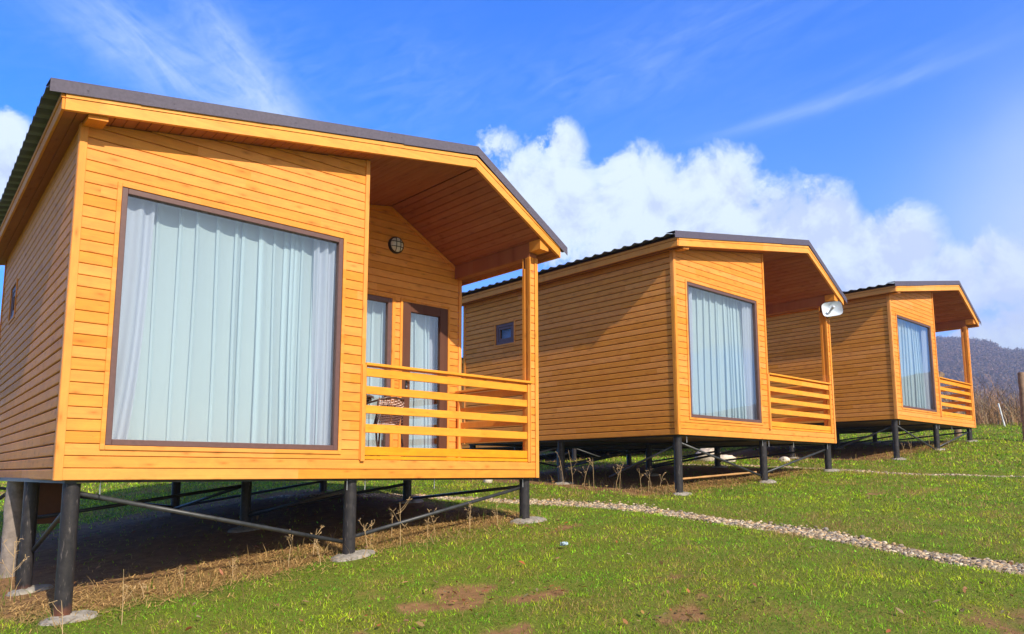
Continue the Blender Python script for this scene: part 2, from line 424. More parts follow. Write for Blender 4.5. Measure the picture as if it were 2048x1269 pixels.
ground = npmesh('ground', np.stack([GX, GY, GZ], -1).reshape(-1, 3), quads=quads, mat=ground_mat(), col=colg, smooth=True)
tag(ground, 'sloping green meadow with bare earth patches under and around the cabins', 'ground', kind='structure')
def gzp(x, y): return float(gz(np.array([x]), np.array([y]))[0])

# ------------------------------------------------------------------ cabin
W, D = 5.0, 5.0
X1, YB = 2.60, 1.46
RX, RZB = 3.845, 3.4247
def zb(x):      # underside of barge boards / soffit line
    return 2.7708 + .1701*x if x <= RX else RZB - .567*(x-RX)
def zr(x):      # top of the metal roof
    return 2.9891 + .1748*x if x <= 3.857 else 3.6633 - .6018*(x-3.857)
def clip_poly(poly, axis, val, keep_above):
    out = []
    for i in range(len(poly)):
        a, b = poly[i], poly[(i+1) % len(poly)]
        ia = (a[axis] >= val) == keep_above or abs(a[axis]-val) < 1e-9
        ib = (b[axis] >= val) == keep_above or abs(b[axis]-val) < 1e-9
        if ia: out.append(a)
        if ia != ib:
            t = (val-a[axis])/(b[axis]-a[axis]); out.append((a[0]+t*(b[0]-a[0]), a[1]+t*(b[1]-a[1])))
    q = []
    for p in out:
        if not q or (abs(p[0]-q[-1][0]) + abs(p[1]-q[-1][1])) > 1e-6: q.append(p)
    if len(q) > 1 and abs(q[0][0]-q[-1][0]) + abs(q[0][1]-q[-1][1]) < 1e-6: q.pop()
    return q
def boards(mb, back, regions, P3, nrm, pitch=PITCH, gap=.0048, th=.016, z0=0.0, cham=.004, backth=.05):
    """plank cladding: regions = convex (u,v) polygons, P3(u,v) the outer face, nrm the outward normal"""
    nrm = Vector(nrm)
    for reg in regions:
        lo = min(p[1] for p in reg); hi = max(p[1] for p in reg)
        k = math.floor((lo-z0)/pitch)
        while z0 + k*pitch < hi - 1e-6:
            a, b = z0 + k*pitch, z0 + (k+1)*pitch - gap
            q = clip_poly(clip_poly(reg, 1, a, True), 1, b, False)
            k += 1
            if len(q) < 3 or max(p[1] for p in q)-min(p[1] for p in q) < .004: continue
            A = sum(q[i][0]*q[(i+1)%len(q)][1]-q[(i+1)%len(q)][0]*q[i][1] for i in range(len(q)))
            if A < 0: q = q[::-1]
            cq = []
            for (u, v) in q:
                if v - a < cham: v = v + cham
                elif b - v < cham: v = v - cham
                cq.append((u, v))
            n = len(q)
            bk = [P3(u, v) - nrm*th for u, v in q]; md = [P3(u, v) - nrm*cham for u, v in q]; ft = [P3(u, v) for u, v in cq]
            vs = bk + md + ft; fs = []
            if (Vector(ft[1])-Vector(ft[0])).cross(Vector(ft[2])-Vector(ft[1])).dot(nrm) > 0:
                fs.append(tuple(range(2*n, 3*n)))
                for r in (0, 1):
                    for i in range(n):
                        j = (i+1) % n; fs.append((r*n+i, r*n+j, (r+1)*n+j, (r+1)*n+i))
            else:
                fs.append(tuple(range(3*n-1, 2*n-1, -1)))
                for r in (0, 1):
                    for i in range(n):
                        j = (i+1) % n; fs.append((r*n+j, r*n+i, (r+1)*n+i, (r+1)*n+j))
            mb.add(vs, fs)
        back.prism([P3(u, v) - nrm*(th+.001) for u, v in reg], -nrm*backth)
def wall_obj(name, mb, back, mat, root):
    "one mesh: planks in slot 0, dark joint backing in slot 1"
    n0 = len(mb.f); mb.add(back.v, back.f)
    o = mb.build(name, [mat, M['joint']], root)
    mi = [0]*n0 + [1]*(len(mb.f)-n0); o.data.polygons.foreach_set('material_index', mi); return o

def curtain_mesh(x0, x1, z0, z1, y, seed, amp=.03, per=.105, parent=None, name='curtain', mat=None, flare=0.0, pleat=False):
    rs = np.random.RandomState(seed); n = int((x1-x0)/.008); m = 16
    u = np.linspace(x0, x1, n); nk = max(4, int((x1-x0)/.07))
    pv = per*np.interp(u, np.linspace(x0, x1, nk), .6+1.3*rs.rand(nk)**1.4)
    ph = np.cumsum(1/pv)*(u[1]-u[0])*2*math.pi
    am = amp*(.25 + 1.2*np.interp(u, np.linspace(x0, x1, nk), rs.rand(nk)))*np.clip(pv/per, .5, 1.3)
    s = np.sin(ph); prof = np.sign(s)*np.abs(s)**.75
    if pleat:
        # cloth laid in Z folds: flat widths with doubled-over pleats between
        px, py = [x0], [0.0]
        while px[-1] < x1:
            L = .03 + .17*rs.rand()**1.5; wf = .012 + .045*rs.rand()**1.6; yo = .012*rs.randn()
            q = np.linspace(0, 1, 9)[1:]; a0, b0 = px[-1], py[-1]
            px += list(a0 + L*q); py += list(b0*(1-q) + yo*q + .012*np.sin(q*math.pi))
            a0, b0 = px[-1], py[-1]; q = np.linspace(0, 1, 7)[1:]
            px += list(a0 - wf*q); py += list(b0 - .022*np.sin(q*math.pi/2))
            a0, b0 = px[-1], py[-1]
            px += list(a0 + (wf+.012)*q); py += list(b0 - .014*np.sin(q*math.pi))
        u = np.array(px); prof = np.array(py)/amp; n = len(u); am = np.full(n, amp); ph = u*23.
    zz = np.linspace(z0, z1, m); V = []
    for j, z in enumerate(zz):
        t = (z-z0)/(z1-z0)
        a = am*(1 - .25*t); dr = .012*np.sin(u*3+z*1.3+seed) + .05*flare*(1-t)**2*np.sin(u*5)
        V.append(np.stack([u + .012*np.sin(ph*.5 + z*1.1)*(1-t) + .022*np.sin(u*2.7 + z*.8 + seed)*(1-t) + flare*(1-t)**3*.1*(1 if seed % 2 else -1), y + a*prof*(1+.25*np.sin(z*1.7+u*4)) + dr, np.full(n, z)], -1))
    V = np.array(V).reshape(-1, 3); ii = np.arange(n*m).reshape(m, n)
    q = np.stack([ii[:-1,:-1], ii[:-1,1:], ii[1:,1:], ii[1:,:-1]], -1).reshape(-1, 4)
    return npmesh(name, V, quads=q, mat=mat, parent=parent, smooth=True)

def frame4(mb, x0, x1, z0, z1, w, y0, y1, b=.004, ws=None):
    "four mitre-less members, butted"
    wl, wr, wb, wt = ws or (w, w, w, w)
    mb.bbox(x0, x0+wl, y0, y1, z0, z1, b); mb.bbox(x1-wr, x1, y0, y1, z0, z1, b)
    mb.bbox(x0+wl, x1-wr, y0+.0005, y1-.0005, z0, z0+wb, b); mb.bbox(x0+wl, x1-wr, y0+.0005, y1-.0005, z1-wt, z1, b)

def make_cabin():
    root = empty('wooden_cabin')
    P = lambda y: (lambda u, v: Vector((u, y, v)))
    # ---- front wall with its big opening, and the band running under the porch
    mb, bk = MB(), MB()
    xl, xr = .045, 2.566; o0, o1, p0, p1 = .30, 2.35, .245, 2.352
    regs = [[(xl,0),(o0,0),(o0,zb(o0)),(xl,zb(xl))], [(o1,0),(xr,0),(xr,zb(xr)),(o1,zb(o1))],
            [(o0,0),(o1,0),(o1,p0),(o0,p0)], [(o0,p1),(o1,p1),(o1,zb(o1)),(o0,zb(o0))], [(xr,0),(4.962,0),(4.962,.178),(xr,.178)]]
    boards(mb, bk, regs, P(0.), (0,-1,0))
    wall_obj('wall', mb, bk, M['wall'], root)
    # ---- left wall
    mb, bk = MB(), MB(); PL = lambda u, v: Vector((0, u, v)); h = zb(0)+.0
    s0, s1, t0, t1 = 3.53, 4.04, 1.82, 2.21
    regs = [[(.05,0),(s0,0),(s0,h),(.05,h)], [(s1,0),(D-.04,0),(D-.04,h),(s1,h)], [(s0,0),(s1,0),(s1,t0),(s0,t0)], [(s0,t1),(s1,t1),(s1,h),(s0,h)]]
    boards(mb, bk, regs, PL, (-1,0,0), gap=.010, cham=.007, th=.02)
    wall_obj('wall', mb, bk, M['side'], root)
    # ---- right wall behind the porch
    mb, bk = MB(), MB(); PR = lambda u, v: Vector((W, u, v)); h = zb(W)
    boards(mb, bk, [[(YB+.05,0),(D-.04,0),(D-.04,h),(YB+.05,h)]], PR, (1,0,0), gap=.010, cham=.007, th=.02)
    boards(mb, bk, [[(.03,0),(YB+.05,0),(YB+.05,.178),(.03,.178)]], PR, (1,0,0), gap=.010, cham=.007, th=.02)
    wall_obj('wall', mb, bk, M['side'], root)
    # ---- wall between room and porch
    mb, bk = MB(), MB(); PI_ = lambda u, v: Vector((X1, u, v))
    boards(mb, bk, [[(.04,.18),(YB-.02,.18),(YB-.02,zb(X1)),(.04,zb(X1))]], PI_, (1,0,0))
    wall_obj('wall', mb, bk, M['side'], root)
    # ---- porch back wall with door and tall window
    mb, bk = MB(), MB(); d0, d1, dz, w0, w1 = 4.055, 4.78, 2.225, 2.75, 3.89
    top = lambda a, b: ([(b, zb(b)), (RX, zb(RX)), (a, zb(a))] if a < RX < b else [(b, zb(b)), (a, zb(a))])
    regs = [[(X1+.002,.18),(w0,.18)] + top(X1+.002, w0), [(w0,2.235),(w1,2.235)] + top(w0, w1), [(w0,.18),(w1,.18),(w1,.26),(w0,.26)],
            [(w1,.18),(d0,.18)] + top(w1, d0), [(d0,dz),(d1,dz)] + top(d0, d1), [(d1,.18),(4.965,.18)] + top(d1, 4.965)]
    boards(mb, bk, regs, P(YB), (0,-1,0))
    wall_obj('wall', mb, bk, M['wall'], root)
    # ---- rear wall
    mb, bk = MB(), MB()
    boards(mb, bk, [[(.045,0),(RX,0),(RX,zb(RX)),(.045,zb(.045))], [(RX,0),(W-.045,0),(W-.045,zb(W-.045)),(RX,zb(RX))]], P(D), (0,1,0))
    wall_obj('wall', mb, bk, M['wall'], root)
    # ---- room lining keeps the inside dim
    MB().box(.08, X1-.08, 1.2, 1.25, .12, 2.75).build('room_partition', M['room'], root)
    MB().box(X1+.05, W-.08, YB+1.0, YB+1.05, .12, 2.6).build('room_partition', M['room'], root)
    # ---- corner boards
    def corner(x0, x1, y0, y1, z0, z1, m='vert'):
        MB().bbox(x0, x1, y0, y1, z0, z1, .003).build('corner_board', M[m], root)
    corner(-.012, .045, -.014, .0, -.002, zb(0)-.002); corner(-.014, .0, .0005, .055, -.002, zb(0)-.004)
    corner(xr, X1+.012, -.014, .02, .18, zb(X1)-.004)
    corner(X1+.0005, X1+.012, .0205, .04, .18, zb(X1)-.004)
    corner(4.962, 5.014, -.014, .0, -.002, 2.652); corner(5.0, 5.014, .0005, .05, -.002, 2.652)
    corner(4.962, 5.012, YB-.014, YB, .18, zb(5.0)-.004); corner(5.0, 5.012, YB+.0005, YB+.05, .18, zb(5.0)-.006)
    corner(-.012, .045, D, D+.014, 0, zb(0)-.002); corner(-.014, .0, D-.05, D-.0005, 0, zb(0)-.004)
    corner(4.955, 5.012, D, D+.014, 0, zb(5)-.004); corner(5.0, 5.014, D-.05, D-.0005, 0, zb(5)-.006)
    # ---- porch post: boarded front, trims on its sides
    mb, bk = MB(), MB()
    boards(mb, bk, [[(4.893,.18),(4.961,.18),(4.961,2.654),(4.893,2.654)]], P(0.), (0,-1,0), backth=.095)
    po = wall_obj('porch_post', mb, bk, M['wall'], root)
    mb = MB(); mb.bbox(4.878, 4.8925, -.012, .035, .18, 2.654); mb.bbox(4.878, 4.8925, .078, .125, .18, 2.52); mb.bbox(4.884, 4.8925, .036, .077, .18, 2.653)
    mb.bbox(4.885, 5.0, .1145, .13, .18, 2.653)
    mb.build('post_trim', M['vert'], po)
    # ---- porch beam and purlin ends
    MB().prism([(4.885, .0, 2.655), (5.0, .0, 2.655), (5.0, .0, zb(5.0)-.003), (4.885, .0, zb(4.885)-.003)], (0, YB-.015, 0)).build('porch_beam', M['ceil'], root)
    MB().prism([(-.002, -.188, 2.740), (.138, -.188, 2.755), (.138, -.188, zb(.138)-.002), (-.002, -.188, zb(-.002)-.002)], (0, .185, 0)).build('purlin_end', M['deep'], root)
    MB().prism([(4.88, -.188, 2.712), (5.02, -.188, 2.705), (5.02, -.188, zb(5.02)-.002), (4.88, -.188, zb(4.88)-.002)], (0, .185, 0)).build('purlin_end', M['deep'], root)
    # ---- ceiling / soffit boards, two slopes
    mb, bk = MB(), MB()
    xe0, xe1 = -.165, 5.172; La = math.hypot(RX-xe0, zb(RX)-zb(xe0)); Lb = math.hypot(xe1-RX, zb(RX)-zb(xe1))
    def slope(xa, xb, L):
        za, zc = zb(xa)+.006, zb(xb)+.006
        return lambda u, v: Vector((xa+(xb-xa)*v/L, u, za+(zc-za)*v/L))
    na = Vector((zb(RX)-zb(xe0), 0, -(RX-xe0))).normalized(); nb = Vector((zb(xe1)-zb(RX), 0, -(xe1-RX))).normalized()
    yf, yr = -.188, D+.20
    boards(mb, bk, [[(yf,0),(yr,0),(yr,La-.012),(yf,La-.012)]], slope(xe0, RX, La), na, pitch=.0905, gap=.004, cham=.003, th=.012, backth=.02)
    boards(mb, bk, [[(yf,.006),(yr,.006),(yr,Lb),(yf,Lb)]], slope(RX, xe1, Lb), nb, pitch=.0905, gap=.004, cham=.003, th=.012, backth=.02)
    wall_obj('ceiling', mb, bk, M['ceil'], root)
    # moulding where porch back wall meets ceiling
    mb = MB()
    for a, b in ((X1+.02, RX), (RX, 4.96)):
        mb.prism([(a, YB-.018, zb(a)-.045), (b, YB-.018, zb(b)-.045), (b, YB-.018, zb(b)-.001), (a, YB-.018, zb(a)-.001)], (0, .017, 0))
    mb.build('ceiling_moulding', M['wall'], root)
    # ---- barge boards: lower board with a narrow one above it, mitred at the ridge
    H = .120
    for (ya, yb_) in ((-.2235, -.189), (D+.201, D+.235)):
        sgn = -1 if ya < 1 else 1
        for (a, b) in ((-.1676, RX-.0008), (RX+.0008, 5.1788)):
            mb = MB(); k = .092
            mb.prism([(a, ya, zb(a)), (b, ya, zb(b)), (b, ya, zb(b)+k-.005), (a, ya, zb(a)+k-.005)], (0, yb_-ya, 0))
            y2 = ya-.007 if sgn < 0 else ya
            mb.prism([(a, y2, zb(a)+k), (b, y2, zb(b)+k), (b, y2, zb(b)+H+.01), (a, y2, zb(a)+H+.01)], (0, yb_-ya+.007, 0))
            mb.prism([(a+.004, ya+.006, zb(a)+k-.006), (b-.004, ya+.006, zb(b)+k-.006), (b-.004, ya+.006, zb(b)+k+.001), (a+.004, ya+.006, zb(a)+k+.001)], (0, .02, 0))
            mb.build('barge_board', M['barge'], root)
    # ---- eave boards
    mb = MB(); a = -.1676
    mb.bbox(a-.022, a-.001, -.22, D+.23, zb(a)-.002, zb(a)+.085); mb.bbox(a-.03, a-.001, -.2205, D+.2305, zb(a)+.090, zb(a)+.128)
    mb.build('eave_board', M['deep'], root)
    mb = MB(); a = 5.1788
    mb.bbox(a+.001, a+.022, -.22, D+.23, zb(a)-.012, zb(a)+.085); mb.bbox(a+.001, a+.03, -.2205, D+.2305, zb(a)+.088, zb(a)+.118)
    mb.build('eave_board', M['deep'], root)
    # ---- metal tile roof
    xe = [-.2785, 3.857, 5.2992]; y0, y1 = -.205, D+.26
    n = int((y1-y0)/.0165); yy = np.linspace(y0, y1, n); ph = (yy % .2)/.2
    wave = .026*np.clip(np.cos((ph-.5)*2*math.pi)*.75+.25, 0, 1)
    V = []; rows = []
    xsr = []
    for (a, b) in ((xe[0], xe[1]), (xe[1], xe[2])):
        L = abs(b-a); m = max(2, int(L/.35)+1); c = list(np.linspace(a, b, m))
        for i in range(m-1):
            xsr += [c[i]+1e-4, c[i+1]-1e-4]
    low = lambda x: zr(x)-.045
    for i, x in enumerate(xsr):
        step = .008 if ((i % 2 == 1) == (x > xe[1])) else 0.0     # tile course steps down the slope
        V.append(np.stack([np.full(n, x), yy, low(x) + wave + step], -1))
    V = np.array(V).reshape(-1, 3); ii = np.arange(len(xsr)*n).reshape(len(xsr), n)
    q = np.stack([ii[:-1,:-1], ii[1:,:-1], ii[1:,1:], ii[:-1,1:]], -1).reshape(-1, 4)
    rf = npmesh('roof', V, quads=q, mat=M['roof'], parent=root, smooth=False)
    mod = rf.modifiers.new('thick', 'SOLIDIFY'); mod.thickness = .006; mod.offset = -1
    # battens closing the void between boards and metal
    mb = MB()
    for (a, b) in ((-.165, RX-.003), (RX+.003, 5.175)):
        mb.prism([(a, -.186, zb(a)+.055), (b, -.186, zb(b)+.055), (b, -.186, zr(b)-.062), (a, -.186, zr(a)-.062)], (0, D+.38, 0))
    mb.build('roof_deck', M['joint'], root)
    # verge trims (front, back) and ridge cap
    for (yy0, yy1) in ((-.2136-.030, -.2136-.0275), (D+.265, D+.268)):
        mb = MB()
        for (a, b) in ((-.2785, 3.857), (3.857, 5.2992)):
            hgt = .098
            cuts = [a] + [c for c in (.35, 1.42, 2.86) if a < c < b] + [b]
            for k_, (c0, c1) in enumerate(zip(cuts[:-1], cuts[1:])):
                ex = .03 if k_ < len(cuts)-2 else 0; sh = -.0018*(k_ % 2)*(1 if yy0 < 1 else -1); dh = .004*(k_ % 2)
                mb.prism([(c0, yy0+sh, zr(c0)-hgt-dh), (c1+ex, yy0+sh, zr(c1+ex)-hgt-dh+.0015*k_), (c1+ex, yy0+sh, zr(c1+ex)), (c0, yy0+sh, zr(c0))], (0, .0012, 0))
                x_ = c0+.25
                while x_ < c1-.05:
                    mb.tube((x_, yy0-.005, zr(x_)-.05), (x_, yy0+.001, zr(x_)-.05), .006, n=6) if yy0 < 1 else None
                    x_ += .52
            ya, yb2 = (yy0, yy0+.16) if yy0 < 1 else (yy1-.16, yy1)
            mb.prism([(a, ya, zr(a)+.0005), (b, ya, zr(b)+.0005), (b, ya, zr(b)+.004), (a, ya, zr(a)+.004)], (0, yb2-ya, 0))
        mb.build('roof_trim', M['trim'], root)
    mb = MB(); c = 3.857
    for (a, b) in ((c-.13, c), (c, c+.13)):
        mb.prism([(a, -.09, zr(a)+.006), (b, -.09, zr(b)+.006), (b, -.09, zr(b)+.012), (a, -.09, zr(a)+.012)], (0, D+.2, 0))
    mb.build('ridge_cap', M['trim'], root)
    # ---- floor, deck and steel under-frame
    mb = MB(); mb.box(.03, 4.97, .075, D-.08, .012, .06); mb.build('floor', M['floor_u'], root)
    mb, bk = MB(), MB(); PD = lambda u, v: Vector((v, u, .18))
    boards(mb, bk, [[(.03,X1+.005),(YB-.03,X1+.005),(YB-.03,4.96),(.03,4.96)]], PD, (0,0,1), pitch=.11, gap=.006, z0=X1, th=.024)
    wall_obj('porch_deck', mb, bk, M['deep'], root)
    mb = MB()
    for x in (.12, 2.55, 4.90): mb.box(x-.04, x+.04, .07, D-.07, -.024, .008)
    for y in (.12, 2.5, 4.88): mb.box(.1605, 2.5095, y-.035, y+.035, -.020, .007); mb.box(2.5905, 4.8595, y-.035, y+.035, -.020, .007)
    mb.build('floor_frame', M['brace'], root)
    # ---- stilts
    for iy, y in enumerate((.12, 2.5, 4.88)):
        for ix, x in enumerate((.14, 2.555, 4.90)):
            yy_ = 1.52 if (ix == 0 and iy == 1) else y
            mb = MB(); mb.tube((x, yy_, -1.6 if x < 3 else -1.2), (x, yy_, -.0245), .061, n=20)
            mb.build('stilt', M['post'], root, smooth=40)
    # ---- braces
    def brace(a, b, r=.019):
        MB().tube(a, b, r, n=8).build('brace', M['brace'], root, smooth=True)
    brace((.19,.15,-.10), (2.50,.15,-.60)); brace((2.61,.15,-.56), (4.85,.15,-.12))
    brace((.19,2.53,-.42), (2.50,2.53,-.10)); brace((2.61,2.50,-.42), (4.85,2.50,-.10))
    brace((.18,.17,-.14), (.18,1.47,-.62)); brace((4.93,.17,-.10), (4.93,2.45,-.30)); brace((4.93,2.55,-.10), (4.93,4.83,-.36))
    brace((2.58,.17,-.10), (2.58,2.45,-.45)); brace((2.52,2.53,-.10), (2.52,4.83,-.45)); brace((.16,2.55,-.12), (.16,4.8,-.45))
    brace((.19,4.85,-.10), (2.50,4.85,-.42)); brace((2.60,4.86,-.42), (4.86,4.86,-.08))
    # threaded rods hanging under the edge beam
    for x in (.33, 2.50, 2.70, 3.55, 4.845):
        MB().tube((x, .09, -.11), (x, .09, .0), .0055, n=6).build('hanging_rod', M['steel'], root)
    # ---- railings
    def railing(ax):
        # ax 0: front, 1: side
        if ax == 0: rt = MB()
        zz = ((1.0,1.085),(.825,.905),(.635,.715),(.445,.53),(.225,.31))
        if ax == 0:
            r = MB().bbox(4.838, 4.872, -.012, .05, .18, 1.10, .003).build('railing', M['vert'], root)
            MB().bbox(2.572, 2.618, -.028, -.0145, .165, 1.115, .003).build('rail_post', M['vert'], r)
            MB().bbox(2.62, 2.655, .027, .06, .181, 1.10, .003).build('rail_post', M['vert'], r)
            for a, b in zz: MB().bbox(2.614, 4.836, .0, .026, a, b, .004).build('rail_board', M['rail'], r)
            MB().bbox(2.612, 4.884, -.035, .085, 1.104, 1.132, .004).build('rail_cap', M['rail'], r)
            MB().bbox(2.614, 4.876, .004, .026, .184, .218, .003).build('rail_board', M['rail'], r)
        else:
            r = MB().bbox(4.925, 4.985, YB-.07, YB-.03, .18, 1.10, .003).build('railing', M['vert'], root)
            MB().bbox(4.93, 4.985, .135, .17, .18, 1.10, .003).build('rail_post', M['vert'], r)
            for a, b in zz: MB().bbox(4.958, 4.984, .171, YB-.071, a, b, .004).build('rail_board', M['deep'], r)
            MB().bbox(4.90, 5.02, .132, YB-.018, 1.104, 1.132, .004).build('rail_cap', M['deep'], r)
    railing(0); railing(1)
    # ---- big front window
    def window(x0, x1, z0, z1, y, fw, trimw, seed, drapes=True, name='window', fm='brown', tm=True, doorlike=False):
        mb = MB(); frame4(mb, x0, x1, z0, z1, fw, y-.006, y+.06, ws=doorlike or None)
        wl, wr, wb, wt = doorlike or (fw,)*4
        mb2 = [(x0+wl, x1-wr, z0+wb, z1-wt)]
        w = mb.build(name, M[fm], root)
        gx0, gx1, gz0, gz1 = mb2[0]
        MB().box(gx0-.004, gx1+.004, y+.022, y+.026, gz0-.004, gz1+.004).build('pane', M['glass'], w)
        if tm:
            mb = MB(); a = trimw
            frame4(mb, x0-a, x1+a, z0-a if tm == 1 else z0, z1+a, a-.001, y-.013, y-.0005, .003, ws=(a-.001, a-.001, a-.001 if tm == 1 else .001, a-.001))
            mb.build('window_trim' if name == 'window' else 'door_trim', M['wall'], w)
        return w, (gx0, gx1, gz0, gz1)
    w, (a, b, c, d) = window(.317, 2.332, .265, 2.331, 0., .047, .036, 3)
    curtain_mesh(a+.16, b-.14, c-.05, d+.15, .17, 4, amp=.021, per=.10, parent=w, mat=M['sheer'], pleat=True)
    curtain_mesh(a-.09, a+.24, c-.05, d+.15, .115, 8, amp=.030, per=.075, parent=w, name='drape', mat=M['drape'], flare=1.1)
    curtain_mesh(b-.20, b+.09, c-.05, d+.15, .115, 7, amp=.030, per=.07, parent=w, name='drape', mat=M['drape'])
    # ---- tall porch window
    w, (a, b, c, d) = window(2.75, 3.89, .262, 2.233, YB, .06, .0, 5, tm=False)
    mb = MB(); mb.bbox(3.892, 3.94, YB-.012, YB-.0005, .182, 2.265); mb.bbox(2.70, 3.8915, YB-.012, YB-.0005, 2.2355, 2.265)
    mb.build('window_trim', M['vert'], w)
    curtain_mesh(a-.05, b+.05, c-.05, d+.1, YB+.15, 12, amp=.02, per=.12, parent=w, mat=M['sheer'], pleat=True)
    # ---- porch door
    w, (a, b, c, d) = window(4.055, 4.78, .20, 2.225, YB, .1, .0, 6, name='door', fm='doorbrown', tm=False, doorlike=(.125,.125,.16,.12))
    mb = MB(); mb.bbox(4.015, 4.0535, YB-.012, YB-.0005, .182, 2.24); mb.bbox(4.015, 4.815, YB-.012, YB-.0005, 2.2405, 2.265); mb.bbox(4.7815, 4.815, YB-.012, YB-.0005, .182, 2.24)
    mb.build('door_trim', M['vert'], w)
    mb = MB(); mb.bbox(4.105, 4.135, YB-.016, YB-.006, 1.08, 1.27, .003); mb.tube((4.12, YB-.05, 1.215), (4.12, YB-.01, 1.215), .009, n=8)
    mb.path([(4.12, YB-.05, 1.215), (4.18, YB-.052, 1.215), (4.24, YB-.05, 1.213)], .008, 8)
    mb.build('door_handle', M['black'], w)
    MB().tube((4.12, YB-.021, 1.135), (4.12, YB-.016, 1.135), .012, n=10).build('keyhole', M['steel'], w)
    curtain_mesh(a-.03, b-.10, c-.05, d+.1, YB+.13, 15, amp=.028, per=.11, parent=w, mat=M['sheer'], pleat=True)
    curtain_mesh(b-.15, b+.06, c-.05, d+.1, YB+.17, 16, amp=.02, per=.08, parent=w, name='drape', mat=M['drape'])
    # ---- small side window (turned to the left wall)
    mb = MB()
    def side_frame(mb, y0, y1, z0, z1, w, x0, x1):
        mb.bbox(x0, x1, y0, y0+w, z0, z1); mb.bbox(x0, x1, y1-w, y1, z0, z1); mb.bbox(x0+.0005, x1-.0005, y0+w, y1-w, z0, z0+w); mb.bbox(x0+.0005, x1-.0005, y0+w, y1-w, z1-w, z1)
    side_frame(mb, s0+.003, s1-.003, t0+.003, t1-.003, .055, .004, .06); side_frame(mb, s0+.06, s1-.06, t0+.06, t1-.06, .05, .012, .06)
    w = mb.build('window', M['brown'], root)
    MB().box(.034, .038, s0+.10, s1-.10, t0+.10, t1-.10).build('pane', M['glass_dull'], w)
    MB().box(.10, .104, s0+.0, s1-.0, t0+.0, t1-.0).build('blind', M['drape'], w)
    mb = MB(); side_frame(mb, s0-.03, s1+.03, t0-.03, t1+.03, .032, -.012, -.0005); mb.build('window_trim', M['side'], w)
    # ---- round bulkhead lamp
    lx, lz = 3.92, 2.93
    mb = MB()
    def disc_ring(mb, rad, ys, n=28, cap=True):
        o = len(mb.v)
        for r_, y_ in zip(rad, ys):
            for k in range(n):
                t = 2*math.pi*k/n; mb.v.append((lx+r_*math.cos(t), y_, lz+r_*math.sin(t)))
        for i in range(len(rad)-1):
            for k in range(n):
                mb.f.append((o+i*n+k, o+i*n+(k+1) % n, o+(i+1)*n+(k+1) % n, o+(i+1)*n+k))
        if cap: mb.f.append(tuple(o+(len(rad)-1)*n+k for k in range(n)))
    disc_ring(mb, [.108,.108,.104,.095,.093], [YB-.001,YB-.03,YB-.042,YB-.045,YB-.03], cap=False)
    lamp = mb.build('wall_lamp', M['black'], root, smooth=40)
    mb = MB(); disc_ring(mb, [.094,.093,.078,.05,.02], [YB-.03,YB-.045,YB-.062,YB-.074,YB-.079]); mb.build('lamp_glass', M['lampw'], lamp, smooth=True)
    mb = MB()
    for o_ in (-.032, .032):
        for vert in (0, 1):
            pts = []
            for k in range(9):
                s = -1 + k/4; e = math.sqrt(max(0, 1-s*s*.93))
                aa = s*.094; yq = YB-.048-.036*e
                pts.append((lx+o_, yq, lz+aa) if vert else (lx+aa, yq, lz+o_))
            mb.path(pts, .0045, 6)
    mb.build('lamp_cage', M['black'], lamp)
    return root

cab = make_cabin()
tag(cab, 'nearest orange timber cabin on black stilts, with a wicker chair on its porch', 'cabin', 'timber cabins in a row on the slope')
def rootsetup(o, loc, a): o.location = loc; o.rotation_euler = (0, 0, a)
labels = ['orange timber cabin in the middle of the row, white dish antenna at its porch post',
          'farthest orange timber cabin of the front row, nearest the wooded hill',
          'orange timber cabin half hidden in the back row, seen between the first two cabins']
cabs = [cab]
for (ox, oy, oz, a), lb in zip(CABS[1:] + [(14.2, 7.8, .85, 0)], labels):
    c = copy_tree(cab); rootsetup(c, (ox, oy, oz), a); c['label'] = lb; cabs.append(c)
cabs[3]['group'] = 'timber cabins in a row on the slope'
# the nearest cabin's long left side runs in at a slight angle: its own copies of the meshes, sheared
def shear(o):
    for ch in o.children:
        shear(ch)
        if ch.type != 'MESH' or ch.name.split('.')[0] in ('stilt', 'brace', 'hanging_rod', 'floor_frame'): continue
        ch.data = ch.data.copy(); me = ch.data; co = np.empty(len(me.vertices)*3, np.float32); me.vertices.foreach_get('co', co); co = co.reshape(-1, 3)
        co[:, 0] += .06*np.clip(co[:, 1]-.02, 0, None)*np.clip(1-co[:, 0]/2.4, 0, 1); me.vertices.foreach_set('co', co.ravel()); me.update()
shear(cab)
# rear-row cabin: only its upper half shows, keep parts.  second stilt of the left row stands further back on the others
for c in cabs[1:]:
    st = [q for q in c.children if q.name.startswith('stilt')]
    st = [q for q in st if abs(sum(v.co.y for v in q.data.vertices)/len(q.data.vertices)-1.52) < .05]
    for q in st: q.location = (0, .98, 0)
# concrete footings, one under every stilt seen
def blob(name, cx, cy, rx, ry, h, mat, parent, seed, off=(0,0,0), tz=None):
    rs = np.random.RandomState(seed); n, m = 26, 7; V = []; F = []
    ox, oy, oz = off
    rr = 1 + .28*(np.interp(np.arange(n)/n, np.linspace(0, 1, 9), np.append(rs.rand(8), [0])) - .5)
    rr[-1] = (rr[0]+rr[-2])/2
    for j in range(m):
        t = j/(m-1)
        for k in range(n):
            w = 2*math.pi*k/n; q = rr[k]*(1-t); x = cx + rx*q*math.cos(w); y = cy + ry*q*math.sin(w)
            z = gzp(x+ox, y+oy)-oz + (-.05 if j == 0 else h*(1-(1-t)**3) + .012*(rs.rand()-.5))
            V.append((x, y, z))
    for j in range(m-1):
        for k in range(n):
            F.append((j*n+k, j*n+(k+1) % n, (j+1)*n+(k+1) % n, (j+1)*n+k))
    mb = MB(); mb.v = V; mb.f = F
    return mb.build(name, mat, parent, smooth=60)
sd = 100
